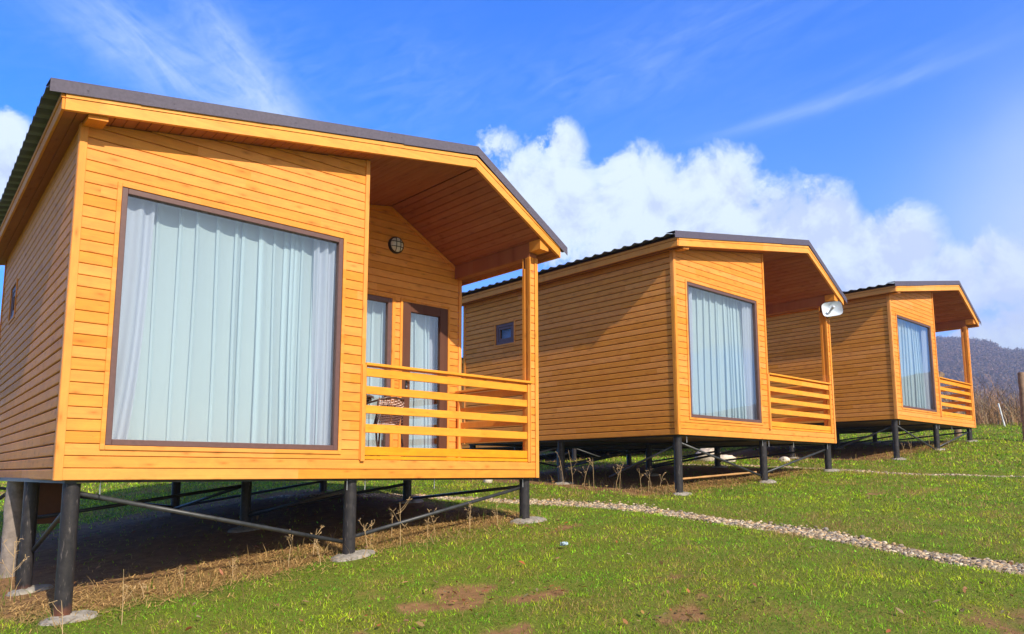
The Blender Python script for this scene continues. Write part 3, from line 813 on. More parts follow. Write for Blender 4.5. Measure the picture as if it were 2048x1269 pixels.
for ci, c in enumerate(cabs[:3]):
    ox, oy, oz, a = CABS[ci]
    for (x, y) in ((.14,.12),(2.555,.12),(4.90,.12),(.14,1.52 if ci == 0 else 2.5),(4.90,2.5),(2.555,2.5)):
        sd += 1
        big = .27 if (ci == 0 and x > 1) else .22
        blob('concrete_footing', x+.04, y-.03, big, big*.72, .035, M['concrete'], c, sd, (ox, oy, oz))

# ------------------------------------------------------------------ porch furniture (first cabin)
def chair(loc, rz):
    root = empty('wicker_armchair', loc, rz)
    f = MB()
    # local: seat faces -y, back at +y
    for sx in (-1, 1):
        f.path([(sx*.25,-.24,0),(sx*.26,-.22,.35),(sx*.265,-.17,.60),(sx*.25,-.02,.665),(sx*.225,.17,.70),(sx*.15,.26,.735),(0,.285,.745)], .012, 8)
        f.path([(sx*.22,.24,0),(sx*.22,.18,.25),(sx*.225,.17,.45),(sx*.215,.19,.70)], .012, 8)
        f.path([(sx*.25,-.22,.15),(sx*.22,.20,.15)], .008, 6)
    f.path([(-.25,-.2,.40),(.25,-.2,.40)], .011, 8); f.path([(-.225,.17,.40),(.225,.17,.40)], .011, 8)
    f.build('frame', M['tubing'], root, smooth=True)
    s = MB()
    for i in range(15):
        x = -.23 + .46*i/14; s.path([(x,-.2,.405),(x,0,.396),(x,.17,.405)], .010, 5)
    for i in range(12):
        y = -.2 + .37*i/11; s.path([(-.24,y,.412),(0,y,.404),(.24,y,.412)], .007, 5)
    s.build('seat', M['wicker'], root)
    b = MB(); b2 = MB()
    for i in range(17):
        t = -1 + i/8; x = t*.21; y = .275-.07*t*t
        b.path([(x,y-.08,.42),(x,y-.03,.58),(x,y,.735)], .0085, 5)
    for i in range(16):
        z = .43 + .29*i/15
        b2.path([(q/4*.215, .272-.07*(q/4)**2-.10*(.735-z)-.011*(1 if (q+i) % 2 else -1), z) for q in range(-4, 5)], .0055, 5)
    b.build('backrest', M['wicker'], root); w = b2.build('backrest_weave', M['wickerpale'], root)
    return root
ch = chair((3.30,.80,.182), R(-166)); ch.scale = (.93,.93,.93)
tag(ch, 'brown wicker armchair with metal frame behind the porch railing of the nearest cabin', 'chair')
tb = empty('bistro_table', (2.95,.92,.182))
mb = MB()
n = 36
for (r_, z_) in ((.30,.688),(.305,.694),(.305,.708),(.30,.714)): mb.v += [(r_*math.cos(2*math.pi*k/n), r_*math.sin(2*math.pi*k/n), z_) for k in range(n)]
for i in range(3):
    for k in range(n): mb.f.append((i*n+k, i*n+(k+1) % n, (i+1)*n+(k+1) % n, (i+1)*n+k))
mb.f.append(tuple(range(n-1, -1, -1))); mb.f.append(tuple(3*n+k for k in range(n)))
mb.build('tabletop', simple('smoked_glass_top', (.10,.075,.07), .12), tb)
mb = MB(); mb.path([(.27*math.cos(2*math.pi*k/24), .27*math.sin(2*math.pi*k/24), .675) for k in range(25)], .012, 8); mb.build('rim', M['tubing'], tb)
for k in range(4):
    w = math.pi/4 + k*math.pi/2
    MB().path([(.25*math.cos(w), .25*math.sin(w), .67), (.14*math.cos(w), .14*math.sin(w), .36), (.24*math.cos(w), .24*math.sin(w), 0)], .011, 8).build('leg', M['tubing'], tb, smooth=True)
tag(tb, 'round dark glass bistro table with metal legs on the nearest cabin porch', 'table')

# ------------------------------------------------------------------ dish antenna on the middle cabin
def dish(loc):
    root = empty('dish_antenna', loc)
    V = []; n, m = 40, 8; a, b, e = .185, .140, 4.2
    fwd = Vector((-.80,-.60,.04)).normalized(); rt = fwd.cross(Vector((0,0,1))).normalized()*-1; up = rt.cross(fwd)*-1
    if up.z < 0: up = -up
    rot = R(7)
    mb = MB()
    def pt(u, v, w):
        u2, v2 = u*math.cos(rot)-v*math.sin(rot), u*math.sin(rot)+v*math.cos(rot)
        return tuple(rt*u2 + up*v2 + fwd*w)
    for side in (0, 1):
        for j in range(m+1):
            t = j/m
            for k in range(n):
                w = 2*math.pi*k/n; c, s = math.cos(w), math.sin(w)
                rr = 1/((abs(c)**e + abs(s)**e)**(1/e))
                mb.v.append(pt(a*t*c*rr, b*t*s*rr, .075*t*t - (.012 if side else 0)))
        o = side*(m+1)*n
        for j in range(m):
            for k in range(n):
                k2 = (k+1) % n; q = (o+j*n+k, o+(j+1)*n+k, o+(j+1)*n+k2, o+j*n+k2)
                mb.f.append(q if not side else q[::-1])
    o = (m+1)*n
    for k in range(n):
        k2 = (k+1) % n; mb.f.append((m*n+k, o+m*n+k, o+m*n+k2, m*n+k2))
    mb.build('reflector', M['dish'], root, smooth=40)
    MB().path([pt(-.08,-.08,.02), pt(-.045,-.038,.07), pt(-.005,.005,.125)], .022, 12).build('feed_arm', M['greyp'], root, smooth=True)
    mb = MB(); mb.path([pt(-.012,-.002,.115), pt(.0,.01,.13), pt(.016,.024,.15), pt(.024,.032,.158)], [.022,.030,.028,.012], 14); mb.build('feed_horn', M['dish'], root, smooth=True)
    mb = MB(); mb.path([pt(0,0,-.01), pt(0,0,-.08), (.0,.06,-.01)], .025, 10); mb.tube((.0,.05,-.14), (.0,.05,.14), .03, n=12); mb.build('mounting_bracket', M['greyp'], root)
    return root
ds = dish((12.885,-.10,3.163))
tag(ds, 'white rounded rectangular dish antenna fixed to the porch post of the middle cabin', 'antenna')

# ------------------------------------------------------------------ odds and ends under and around the cabins
def log(name, p0, p1, r0, r1, mat, label, cat, group=None, seed=0, n=14):
    p0, p1 = Vector(p0), Vector(p1); rs = random.Random(seed); k = 9
    pts = []; rad = []
    for i in range(k):
        t = i/(k-1); pts.append(p0.lerp(p1, t) + Vector((rs.uniform(-1,1), rs.uniform(-1,1), 0))*.004*(0 < i < k-1)); rad.append(r0+(r1-r0)*t + rs.uniform(-.006,.006))
    o = MB().path(pts, rad, n).build(name, mat, None, smooth=50)
    return tag(o, label, cat, group)
log('fence_post', (21.50,-1.11,.80), (21.74,-1.05,2.64), .105, .095, M['log'], 'thick weathered log post standing alone in the grass beside the farthest cabin', 'post', 'log fence posts', 1)
log('fence_post', (22.55,.78,.9), (22.6,.80,2.28), .095, .085, M['log'], 'short log post behind the railing of the farthest cabin', 'post', 'log fence posts', 2)
log('fence_brace', (24.4,3.35,1.1), (25.6,2.02,3.28), .11, .10, M['log'], 'log leaning at a slant behind the porch of the farthest cabin', 'log', None, 3)
log('marker_stake', (27.7,.90,1.5), (27.6,1.02,2.35), .022, .02, M['whitebox'], 'thin white leaning stake at the edge of the brambles', 'stake', None, 4, 8)
log('timber_post', (.17,2.42,-1.1), (.17,2.42,-.02), .085, .08, M['greylog'], 'pale grey weathered log post under the nearest cabin, beside a white box', 'post', None, 5)
o = MB().bbox(.40,.78,2.75,2.85,-.47,.005,.004).build('hanging_panel', M['panel']); tag(o, 'brown board panel hanging under the floor of the nearest cabin', 'panel')
mb = MB(); mb.bbox(-.30,.02,2.75,2.95,-.52,-.03,.006); bx = mb.build('meter_box', M['whitebox'])
MB().bbox(-.28,.0,2.742,2.7495,-.27,-.255,.001).build('box_seam', M['greyp'], bx)
MB().tube((-.14,2.85,-1.0), (-.14,2.85,-.521), .03, n=10).build('box_leg', M['greylog'], bx)
tag(bx, 'white metal box on a short leg behind the grey log post', 'box')
log('timber_pole', (9.2,1.0,-.05), (10.36,.20,.07), .016, .016, M['pole'], 'thin peeled timber pole lying against a stilt under the middle cabin', 'pole', None, 6, 8)
def boulder(x, y, r, seed, label, squash=.7, sink=.2):
    bm = bmesh.new(); bmesh.ops.create_icosphere(bm, subdivisions=3, radius=1)
    rs = np.random.RandomState(seed); o = rs.rand(3)*50
    for v in bm.verts:
        p = v.co.copy(); k = 1 + .55*(float(fbm(np.array([p.x*1.3+o[0]+p.z]), np.array([p.y*1.3+o[1]-p.z]), seed, 3)[0])-.5)
        q = Vector((round(p.x*2.2)/2.2, round(p.y*2.2)/2.2, round(p.z*2.2)/2.2)); p = p.lerp(q, .35)
        v.co = Vector((p.x*k*r, p.y*k*r*.8, p.z*k*r*squash))
    me = bpy.data.meshes.new('boulder'); bm.to_mesh(me); bm.free()
    ob = link('boulder', me, M['boulder'], None, 35); ob.location = (x, y, gzp(x, y)+r*squash*(1-sink*2)*.6); ob.rotation_euler = (0,0,rs.rand()*6)
    tag(ob, label, 'rock', 'pale boulders behind the cabins'); return ob
boulder(14.7,3.9,.33,1,'large pale boulder seen under the middle cabin, left of its middle stilt')
boulder(14.45,3.25,.24,2,'flat pale boulder lying in front of the large one under the middle cabin', .5)
boulder(15.2,4.0,.20,3,'small pale boulder right behind the large one under the middle cabin')
boulder(7.5,3.75,.10,4,'small pale stone just beyond the right stilt of the nearest cabin')
boulder(14.75,1.95,.12,5,'small pale rock in the grass between middle and farthest cabin')
boulder(8.5,4.6,.16,6,'pale stone under the back of the middle cabin, beside its left stilts')
# crumpled wrapper
rs = np.random.RandomState(3); n = 9; V = []
for j in range(n):
    for i in range(n): V.append((i/n*.07-.035 + rs.randn()*.006, j/n*.05-.025 + rs.randn()*.006, .03 + rs.rand()*.045))
ii = np.arange(n*n).reshape(n, n); q = np.stack([ii[:-1,:-1], ii[:-1,1:], ii[1:,1:], ii[1:,:-1]], -1).reshape(-1, 4)
o = npmesh('litter', np.array(V), quads=q, mat=M['blueplastic']); o.location = (4.05,-1.30,gzp(4.05,-1.3)); tag(o, 'crumpled pale blue wrapper lying in the grass', 'litter')

# ------------------------------------------------------------------ gravel paths
def stone_proto(seed):
    bm = bmesh.new(); bmesh.ops.create_icosphere(bm, subdivisions=2, radius=1); rs = np.random.RandomState(seed)
    ax = rs.rand(3)*.5+.65; ax[2] *= .7; dirs = rs.randn(6, 3); dirs /= np.linalg.norm(dirs, axis=1)[:, None]; cut = rs.rand(6)*.25+.62
    V = []
    for v in bm.verts:
        p = np.array(v.co)
        for d_, c_ in zip(dirs, cut):
            t = p@d_
            if t > c_: p = p-d_*(t-c_)
        V.append(p*ax)
    F = np.array([[w.index for w in f.verts] for f in bm.faces]); bm.free(); return np.array(V), F
PROT = [stone_proto(s) for s in range(8)]
def gravel(name, P, dens, hw, smin, smax, label, seed):
    rs = np.random.RandomState(seed); VV, FF, CC = [], [], []; o = 0
    pts = np.array(P); seg = np.hypot(*(pts[1:]-pts[:-1]).T)
    for (a, b, L) in zip(pts[:-1], pts[1:], seg):
        for _ in range(int(L*dens)):
            t = rs.rand(); p = a+(b-a)*t; nrm = np.array([-(b-a)[1], (b-a)[0]])/L
            wv = hw*(1+.25*math.sin(p[0]*3+p[1]*2)); u = np.clip(rs.randn()*.6, -1.5, 1.5); x, y = p+nrm*u*wv + rs.randn(2)*.02
            s = smin+(smax-smin)*rs.rand()**2.2
            V, F = PROT[rs.randint(8)]; an = rs.rand()*6.28; c, si = math.cos(an), math.sin(an)
            q = V*s; q = np.stack([q[:,0]*c-q[:,1]*si, q[:,0]*si+q[:,1]*c, q[:,2]], -1)
            VV.append(q+[x, y, gzp(x, y)+s*.12 + .015*(rs.rand()) + .012*(1-u*u)]); FF.append(F+o); o += len(V)
            base = np.array([[.40,.30,.18],[.28,.22,.15],[.44,.29,.15],[.22,.19,.16],[.52,.43,.30],[.17,.13,.09]][rs.randint(6)])*(.8+.7*rs.rand())
            CC.append(np.tile(base, (len(V), 1)))
    ob = npmesh(name, np.concatenate(VV), tris=np.concatenate(FF), mat=stone_mat, col=np.concatenate(CC), smooth=False)
    return tag(ob, label, 'gravel', kind='stuff')
def _stone():
    m, N, b = new_mat('river_gravel', (.4,.36,.3), .85, 0, .3)
    at = N.n('ShaderNodeAttribute'); at.attribute_name = 'tint'
    tc = N.n('ShaderNodeTexCoord').outputs['Object']; f = N.noise(tc, 55, 4, .6)
    N.set(b.inputs['Base Color'], N.mix(1.0, at.outputs['Color'], N.ramp(f, [(.3, .75), (.7, 1.15)]), 'MULTIPLY'))
    N.set(b.inputs['Normal'], N.bump(f, .4, .01)); return m
stone_mat = _stone()
gravel('gravel_path', PATH1, 1500, .165, .008, .030, 'narrow path of pale gravel crossing the grass between the first two cabins', 1)
gravel('gravel_path', PATH2, 520, .13, .010, .032, 'narrow path of pale gravel between the middle and the farthest cabin', 2)

# ------------------------------------------------------------------ grass
def sample_fan(n, d0, d1, az0=-6, az1=92, seed=0):
    rs = np.random.RandomState(seed)
    d = np.sqrt(d0*d0 + (d1*d1-d0*d0)*rs.rand(n)); a = np.radians(az0+(az1-az0)*rs.rand(n))
    return CAM.x + d*np.sin(a), CAM.y + d*np.cos(a), d
def blades(name, x, y, d, h, wd, col, lean, seed, label, tipcol=None):
    rs = np.random.RandomState(seed); n = len(x); z = gz(x, y)-.006
    an = rs.rand(n)*2*math.pi; ld = rs.rand(n)*2*math.pi; le = lean*(.25+rs.rand(n))
    wx, wy = np.cos(an)*wd/2, np.sin(an)*wd/2; lx, ly = np.cos(ld)*le*h, np.sin(ld)*le*h
    hh = h*np.sqrt(np.clip(1-(le*.8)**2, .15, 1))
    V = np.empty((n, 5, 3)); B = np.stack([x, y, z], -1); Wv = np.stack([wx, wy, 0*wx], -1)
    mid = B + np.stack([lx*.35, ly*.35, hh*.55], -1); tip = B + np.stack([lx, ly, hh], -1)
    V[:,0] = B-Wv; V[:,1] = B+Wv; V[:,2] = mid+Wv*.8; V[:,3] = mid-Wv*.8; V[:,4] = tip
    o = np.arange(n)[:, None]*5
    C = np.repeat(col[:, None, :], 5, 1)
    return tag(npmesh(name, V.reshape(-1, 3), quads=o+np.array([[0,1,2,3]]), tris=o+np.array([[3,2,4]]), mat=M['grass'], col=C.reshape(-1, 3)), label, 'grass', kind='stuff')
def grow(seed, bands):
    X, Y, Dd, Hh, Wd = [], [], [], [], []
    for i, (d0, d1, dens, h, w) in enumerate(bands):
        A = (d1*d1-d0*d0)*math.radians(98)/2
        x, y, d = sample_fan(int(A*dens), d0, d1, seed=seed+i)
        X.append(x); Y.append(y); Dd.append(d); Hh.append(np.full(len(x), h)); Wd.append(np.full(len(x), w))
    return [np.concatenate(q) for q in (X, Y, Dd, Hh, Wd)]
x, y, d, h, w = grow(40, [(1.5,7,4200,.034,.0040),(7,11,2200,.037,.0052),(11,17,1000,.043,.0085),(17,36,380,.055,.016)])
br, st = cover(x, y); pd = np.minimum(pathdist(x, y, PATH1), pathdist(x, y, PATH2))
rs = np.random.RandomState(5)
inx = np.zeros(len(x), bool); deep = np.zeros(len(x))
for (ox, oy, oz, a) in CABS + [(14.2,7.8,.85,0)]:
    lx, ly = x-ox, y-oy; m = (lx > -.1) & (lx < 5.1) & (ly > .7) & (ly < 5.0); inx |= m
keep = (rs.rand(len(x)) > br*.88) & (rs.rand(len(x)) > np.clip(1.5-pd/.17, 0, .9)) & ~(inx & (rs.rand(len(x)) > .22)) & (x < 34)
x, y, d, h, w, st = (q[keep] for q in (x, y, d, h, w, st))
n = len(x); patch = fbm(x*.7, y*.7, 31, 4); p2 = fbm(x*3.1, y*3.1, 32, 3)
p3 = fbm(x*9., y*9., 33, 2)
dry = rs.rand(n) < np.clip(st*.85 + .03 + (patch-.5)*1.1 + (p2-.5)*1.0 + .22*np.clip((2.6-x)/2.5, 0, 1)*np.clip((y+4.5)/2, 0, 1), .07, .92)
g = np.array([.245,.43,.018])*(.30+1.5*rs.rand(n)**1.5)[:, None]*(.45+.9*p3)[:, None]*(.6+.8*p2)[:, None]*1.25
g[:, 0] *= (.6+1.1*np.clip(p2*1.2-.1+.5*(rs.rand(n)-.5), 0, 1))
h = h*(.55+.9*p3)
broad = (rs.rand(n) < .22) & ~dry; w = np.where(broad, w*2.3, w); h = np.where(broad, h*.6, h); g[broad] *= np.array([.9, 1.05, 1.2])
s_ = np.array([.46,.31,.12])*(.5+.8*rs.rand(n))[:, None]
col = np.where(dry[:, None], s_, g)
hv = h*(.45+.9*rs.rand(n))*(.75+.6*p2)*np.where(dry, 1.25, 1.)
blades('grass', x, y, d, hv, w*(.7+.6*rs.rand(n)), col, 1.15, 6, 'short green grass with dry straw mixed in, covering the slope')
# long dry grass along the cabin fronts and sides
xs_, ys_ = [], []
rs = np.random.RandomState(9)
for (ox, oy, oz, a), nn in zip(CABS, (2400, 1900, 1300)):
    k = int(nn*.75); xs_.append(ox-.1+rs.rand(k)*5.4); ys_.append(oy+.3+rs.randn(k)*.30)
    k = nn-k; xs_.append(ox-.05+rs.randn(k)*.18); ys_.append(oy+rs.rand(k)*4.5)
k = 500; xs_.append(7.6+rs.rand(k)*1.2); ys_.append(.2+rs.rand(k)*2.4)
x = np.concatenate(xs_); y = np.concatenate(ys_); cl = fbm(x*2.6, y*2.6, 44, 3); kp = rs.rand(len(x)) < np.clip((cl-.36)*3.2, 0, 1); x, y = x[kp], y[kp]; n = len(x)
col = np.array([.50,.34,.14])*(.5+.8*rs.rand(n))[:, None]; gm = rs.rand(n) < .22; col[gm] = np.array([.12,.20,.02])*(.6+.8*rs.rand(gm.sum()))[:, None]
blades('dry_grass', x, y, x*0, .05+.17*rs.rand(n)**2.2, .0045+.003*rs.rand(n), col, .9, 10, 'long dry straw coloured grass along the fronts of the cabins')
# flattened straw litter
rs = np.random.RandomState(19); xs_, ys_ = [], []
for (ox, oy, oz, a), nn in zip(CABS, (12000, 6000, 3000)):
    xs_.append(ox-.1+rs.rand(nn)*5.3); ys_.append(oy+.6+rs.randn(nn)*.33)
x = np.concatenate(xs_); y = np.concatenate(ys_); n = len(x); L = .03+.07*rs.rand(n); an = rs.rand(n)*6.28; wd = .0025+.002*rs.rand(n)
z = gz(x, y)+.004+.018*rs.rand(n); dx, dy = np.cos(an)*L, np.sin(an)*L; px, py = -np.sin(an)*wd, np.cos(an)*wd
z2 = gz(x+dx, y+dy)+.004+.03*rs.rand(n)
V = np.stack([np.stack([x-px, y-py, z], -1), np.stack([x+px, y+py, z], -1), np.stack([x+dx+px*.6, y+dy+py*.6, z2], -1), np.stack([x+dx-px*.6, y+dy-py*.6, z2], -1)], 1)
col = np.array([.55,.34,.13])*(.45+.8*rs.rand(n))[:, None]
tag(npmesh('straw_litter', V.reshape(-1, 3), quads=np.arange(n*4).reshape(-1, 4), mat=M['twig'], col=np.repeat(col, 4, 0)), 'flattened brown straw on the ground under the cabin fronts', 'straw', kind='stuff')
# fallen leaves
rs = np.random.RandomState(29); n = 420
a_ = np.radians(10+75*rs.rand(n)); d_ = np.sqrt(9+(13**2-9)*rs.rand(n)); x = CAM.x+d_*np.sin(a_); y = CAM.y+d_*np.cos(a_)
k = 160; di = np.array(DIRT)[rs.randint(0, 6, k)]; x[:k] = di[:,0]+di[:,2]*rs.randn(k)*.8; y[:k] = di[:,1]+di[:,3]*rs.randn(k)*.9
V = []; C = []; F = []
for i in range(n):
    s = .013+.018*rs.rand(); an = rs.rand()*6.28; t1, t2 = rs.randn(2)*.35; c, si = math.cos(an), math.sin(an)
    z = gzp(x[i], y[i])+.035; cu = .4*rs.rand()
    loc = [(-1,0,0),(-.35,.5,cu),(.4,.42,cu),(1.1,0,.1),(.4,-.42,cu),(-.35,-.5,cu)]
    o = len(V)
    for (u, v, w_) in loc:
        u, v, w_ = u*s, v*s, w_*s; V.append((x[i]+u*c-v*si, y[i]+u*si+v*c, z+w_+u*t1+v*t2))
    F += [(o,o+1,o+2,o+3),(o,o+3,o+4,o+5)]
    b0 = [(.42,.22,.10),(.36,.15,.06),(.48,.30,.16),(.30,.17,.09)][rs.randint(4)]; C += [tuple(q*(.7+.5*rs.rand()) for q in b0)]*6
tag(npmesh('fallen_leaves', np.array(V), quads=np.array(F), mat=M['leaf'], col=np.array(C)), 'dry brown leaves scattered in the grass', 'leaves', kind='stuff')

# ------------------------------------------------------------------ single dry weeds
def weed(x, y, h, seed, label, group='dry weed stalks beside the cabins', branch=5):
    rs = random.Random(seed); mb = MB(); z = gzp(x, y)-.02
    lx, ly = rs.uniform(-.3,.3)*h, rs.uniform(-.3,.3)*h
    st = [(x+lx*t*t, y+ly*t*t, z+h*t) for t in (0,.3,.6,.85,1)]
    mb.path(st, [.0032,.003,.0025,.002,.0013], 5)
    for i in range(branch):
        t = .35+.6*rs.random(); p = Vector((x+lx*t*t, y+ly*t*t, z+h*t)); a = rs.random()*6.28; L = h*(.12+.25*rs.random())
        q = p+Vector((math.cos(a)*L*.6, math.sin(a)*L*.6, L*.75)); mb.path([p, p.lerp(q, .5)+Vector((0,0,-.01)), q], [.002,.0017,.0013], 4)
        for _ in range(3):
            e = q+Vector((rs.uniform(-1,1), rs.uniform(-1,1), rs.uniform(-.3,1)))*.035*(.5+h); mb.path([q, e], [.0016,.0028], 4)
    o = mb.build('dry_weed', WEEDM, None); o.location = (0,0,0)
    # origin at the foot of the plant
    o.data.transform(Matrix.Translation((-x,-y,-z))); o.location = (x, y, z)
    return tag(o, label, 'weed', group)
WEEDM = simple('dry_weed_stalk', (.50,.34,.17), .8, var=.4, scale=8)
WL = 'dry brown weed stalk among the straw in front of the nearest cabin'
WL2 = 'dry brown weed stalk in the shade beside the left wall of the middle cabin'
rs0 = random.Random(77)
for i, (x, y, h) in enumerate([(2.0,.25,.34),(2.22,.05,.22),(2.34,.42,.28),(2.75,.1,.30),(2.95,.35,.26),(3.15,.12,.46),(3.3,.5,.30),(3.55,.2,.28),(3.8,.4,.26),(4.05,.1,.34),(4.25,.35,.24),(4.5,.15,.30),(1.5,.3,.2),(1.1,.4,.17),(.75,.25,.15)]):
    weed(x, y, h, i, WL, 'dry weed stalks in front of the nearest cabin')
for i, (x, y, h) in enumerate([(.0,-.55,.30),(.42,-.35,.42)]):
    weed(x, y, h, 40+i, ('dry weed stalk just left of the front left stilt of the nearest cabin', 'tall pale dry stalk right of the front left stilt of the nearest cabin')[i], branch=2)
weed(-.02,1.15,.55,50,'branching dry weed beside the dark left stilt of the nearest cabin', branch=7)
for i, (x, y, h) in enumerate([(7.8,2.0,.62),(7.85,1.6,.5),(7.9,1.2,.45),(7.75,1.0,.40),(7.95,.75,.38),(7.8,.5,.35),(8.0,2.4,.5),(8.3,1.4,.45),(8.4,.9,.35),(7.9,1.85,.42),(8.2,.6,.3)]):
    weed(x, y, h, 60+i, WL2, 'dry weed stalks beside the middle cabin', branch=3)
for i, (x, y, h) in enumerate([(18.2,.1,.45),(17.6,.3,.3),(17.0,.25,.3),(18.0,.45,.35),(18.9,-.1,.3)]):
    weed(x, y, h, 80+i, 'dry weed stalk in front of the farthest cabin between its stilts', 'dry weed stalks in front of the farthest cabin', 3)

# ------------------------------------------------------------------ bramble thicket at the meadow edge
rs = np.random.RandomState(51)
n = 11000; az = np.radians(62+50*rs.rand(n)); dd = 30.0+12*rs.rand(n)**1.4 + 1.2*np.sin(az*40)
x = CAM.x+dd*np.sin(az); y = CAM.y+dd*np.cos(az); z = gz(x, y)-.03
hh = (.5+1.1*rs.rand(n)**1.6)*(.5+1.0*fbm(x*.35, y*.35, 61, 3))*np.clip((dd-28)/5, .35, 1.25); V, F, C = [], [], []
o = 0
for i in range(n):
    th = rs.rand()*6.28; bend = rs.rand()*.7; w = .005+.007*rs.rand(); pr = np.array([math.cos(th+1.57), math.sin(th+1.57), 0])*w
    b0 = np.array([.30,.17,.085])*(.5+.9*rs.rand()); b0 = b0 if rs.rand() > .2 else np.array([.50,.38,.22])*(.7+.5*rs.rand())
    base = np.array([x[i], y[i], z[i]]); prev = base
    pts = [base+np.array([math.cos(th)*bend*hh[i]*t*t, math.sin(th)*bend*hh[i]*t*t, hh[i]*(t-.25*bend*t*t)]) for t in (0,.4,.75,1)]
    strips = [pts]
    for q in range(3):
        k = rs.randint(1, 3); p = pts[k]; L = hh[i]*(.2+.3*rs.rand()); a = rs.rand()*6.28
        strips.append([p, p+np.array([math.cos(a)*L*.5, math.sin(a)*L*.5, L*.45]), p+np.array([math.cos(a)*L*.9, math.sin(a)*L*.9, L*.6])])
    for si, sp in enumerate(strips):
        m = len(sp); ww = pr*(1 if si == 0 else .6)
        for j, p in enumerate(sp):
            f = 1-.75*j/(m-1); V += [p-ww*f, p+ww*f]; C += [b0, b0]
        for j in range(m-1): F.append((o+2*j, o+2*j+1, o+2*j+3, o+2*j+2))
        o += 2*m
tag(npmesh('brambles', np.array(V), quads=np.array(F), mat=M['twig'], col=np.array(C)), 'tangle of bare brown brambles along the far edge of the meadow', 'thicket', kind='stuff')

# ------------------------------------------------------------------ far wooded hill: bare winter crowns as one mass
rs = np.random.RandomState(71)
n = 13000; az = np.radians(58+42*rs.rand(n)); dd = 430+510*rs.rand(n)**.75
x = CAM.x+dd*np.sin(az); y = CAM.y+dd*np.cos(az); z = gz(x, y)
k = 30; H = 5+4*rs.rand(n); Rr = 2.4+1.6*rs.rand(n)
u = rs.randn(n, k, 3); u /= np.linalg.norm(u, axis=2)[:, :, None]; u *= rs.rand(n, k, 1)**.45
cen = np.stack([x, y, z], -1)[:, None, :] + np.stack([u[:,:,0]*Rr[:,None], u[:,:,1]*Rr[:,None], H[:,None]*(.62+.36*u[:,:,2])], -1)
t1 = rs.randn(n, k, 3)*.42; t2 = rs.randn(n, k, 3)*.6
V = np.stack([cen-t1, cen+t1, cen+t2], 2).reshape(-1, 3)
cc = np.array([.15,.105,.095])*(.85+.3*rs.rand(n))[:, None]; cc[:, 0] *= .9+.3*rs.rand(n)
C = np.repeat(cc, k*3, 0)
tag(npmesh('far_woodland', V, tris=np.arange(len(V)).reshape(-1, 3), mat=M['twig'], col=C), 'hazy winter woodland covering the distant hill', 'woodland', kind='stuff')

# ------------------------------------------------------------------ haze: one closed box of even thin air
hz = MB().box(CAM.x-FAR-30, CAM.x+FAR+30, CAM.y-FAR-30, CAM.y+FAR+30, float(GZ.min())-1.0, float(GZ.max())+14).build('haze', None)
m = bpy.data.materials.new('thin_blue_air'); m.use_nodes = True; nt = m.node_tree
for q in list(nt.nodes):
    if q.type == 'BSDF_PRINCIPLED': nt.nodes.remove(q)
pv = nt.nodes.new('ShaderNodeVolumePrincipled'); pv.inputs['Color'].default_value = (.62,.74,1.,1); pv.inputs['Density'].default_value = .0007
pv.inputs['Anisotropy'].default_value = .2
nt.links.new(pv.outputs[0], [q for q in nt.nodes if q.type == 'OUTPUT_MATERIAL'][0].inputs['Volume'])
hz.data.materials.append(m); tag(hz, 'thin bluish air over the meadow and hill', 'haze', kind='stuff')

# ------------------------------------------------------------------ sky
wd = bpy.data.worlds.new('World'); SC.world = wd; wd.use_nodes = True; N = NT(wd.node_tree)
bg = wd.node_tree.nodes['Background']; bg.inputs[1].default_value = .1
sky = N.n('ShaderNodeTexSky', sky_type='NISHITA'); sky.sun_disc = False; sky.sun_elevation = R(SUN_EL); sky.sun_rotation = R(SUN_AZ)
sky.air_density = 1.0; sky.dust_density = .4; sky.ozone_density = 2.0
gen = N.n('ShaderNodeTexCoord').outputs['Generated']
nrm = N.n('ShaderNodeVectorMath', operation='NORMALIZE'); N.set(nrm.inputs[0], gen); dv = nrm.outputs[0]
dx, dy, dz = N.sep(dv)
sv = (math.sin(R(SUN_AZ))*math.cos(R(SUN_EL)), math.cos(R(SUN_AZ))*math.cos(R(SUN_EL)), math.sin(R(SUN_EL)))
sdot = N.n('ShaderNodeVectorMath', operation='DOT_PRODUCT'); N.set(sdot.inputs[0], dv); sdot.inputs[1].default_value = sv
tone = N.mix(N.ramp(sdot.outputs['Value'], [(.12, 0.), (.75, 1.)]), (.15,.98,2.5), (1.5,1.25,1.1))     # the half of the sky round the sun is pale
skyc = N.mix(1.0, sky.outputs[0], tone, 'MULTIPLY')
az = N.math('MULTIPLY', N.math('ARCTAN2', dx, dy), 57.29578); el = N.math('MULTIPLY', N.math('ARCSINE', dz), 57.29578)
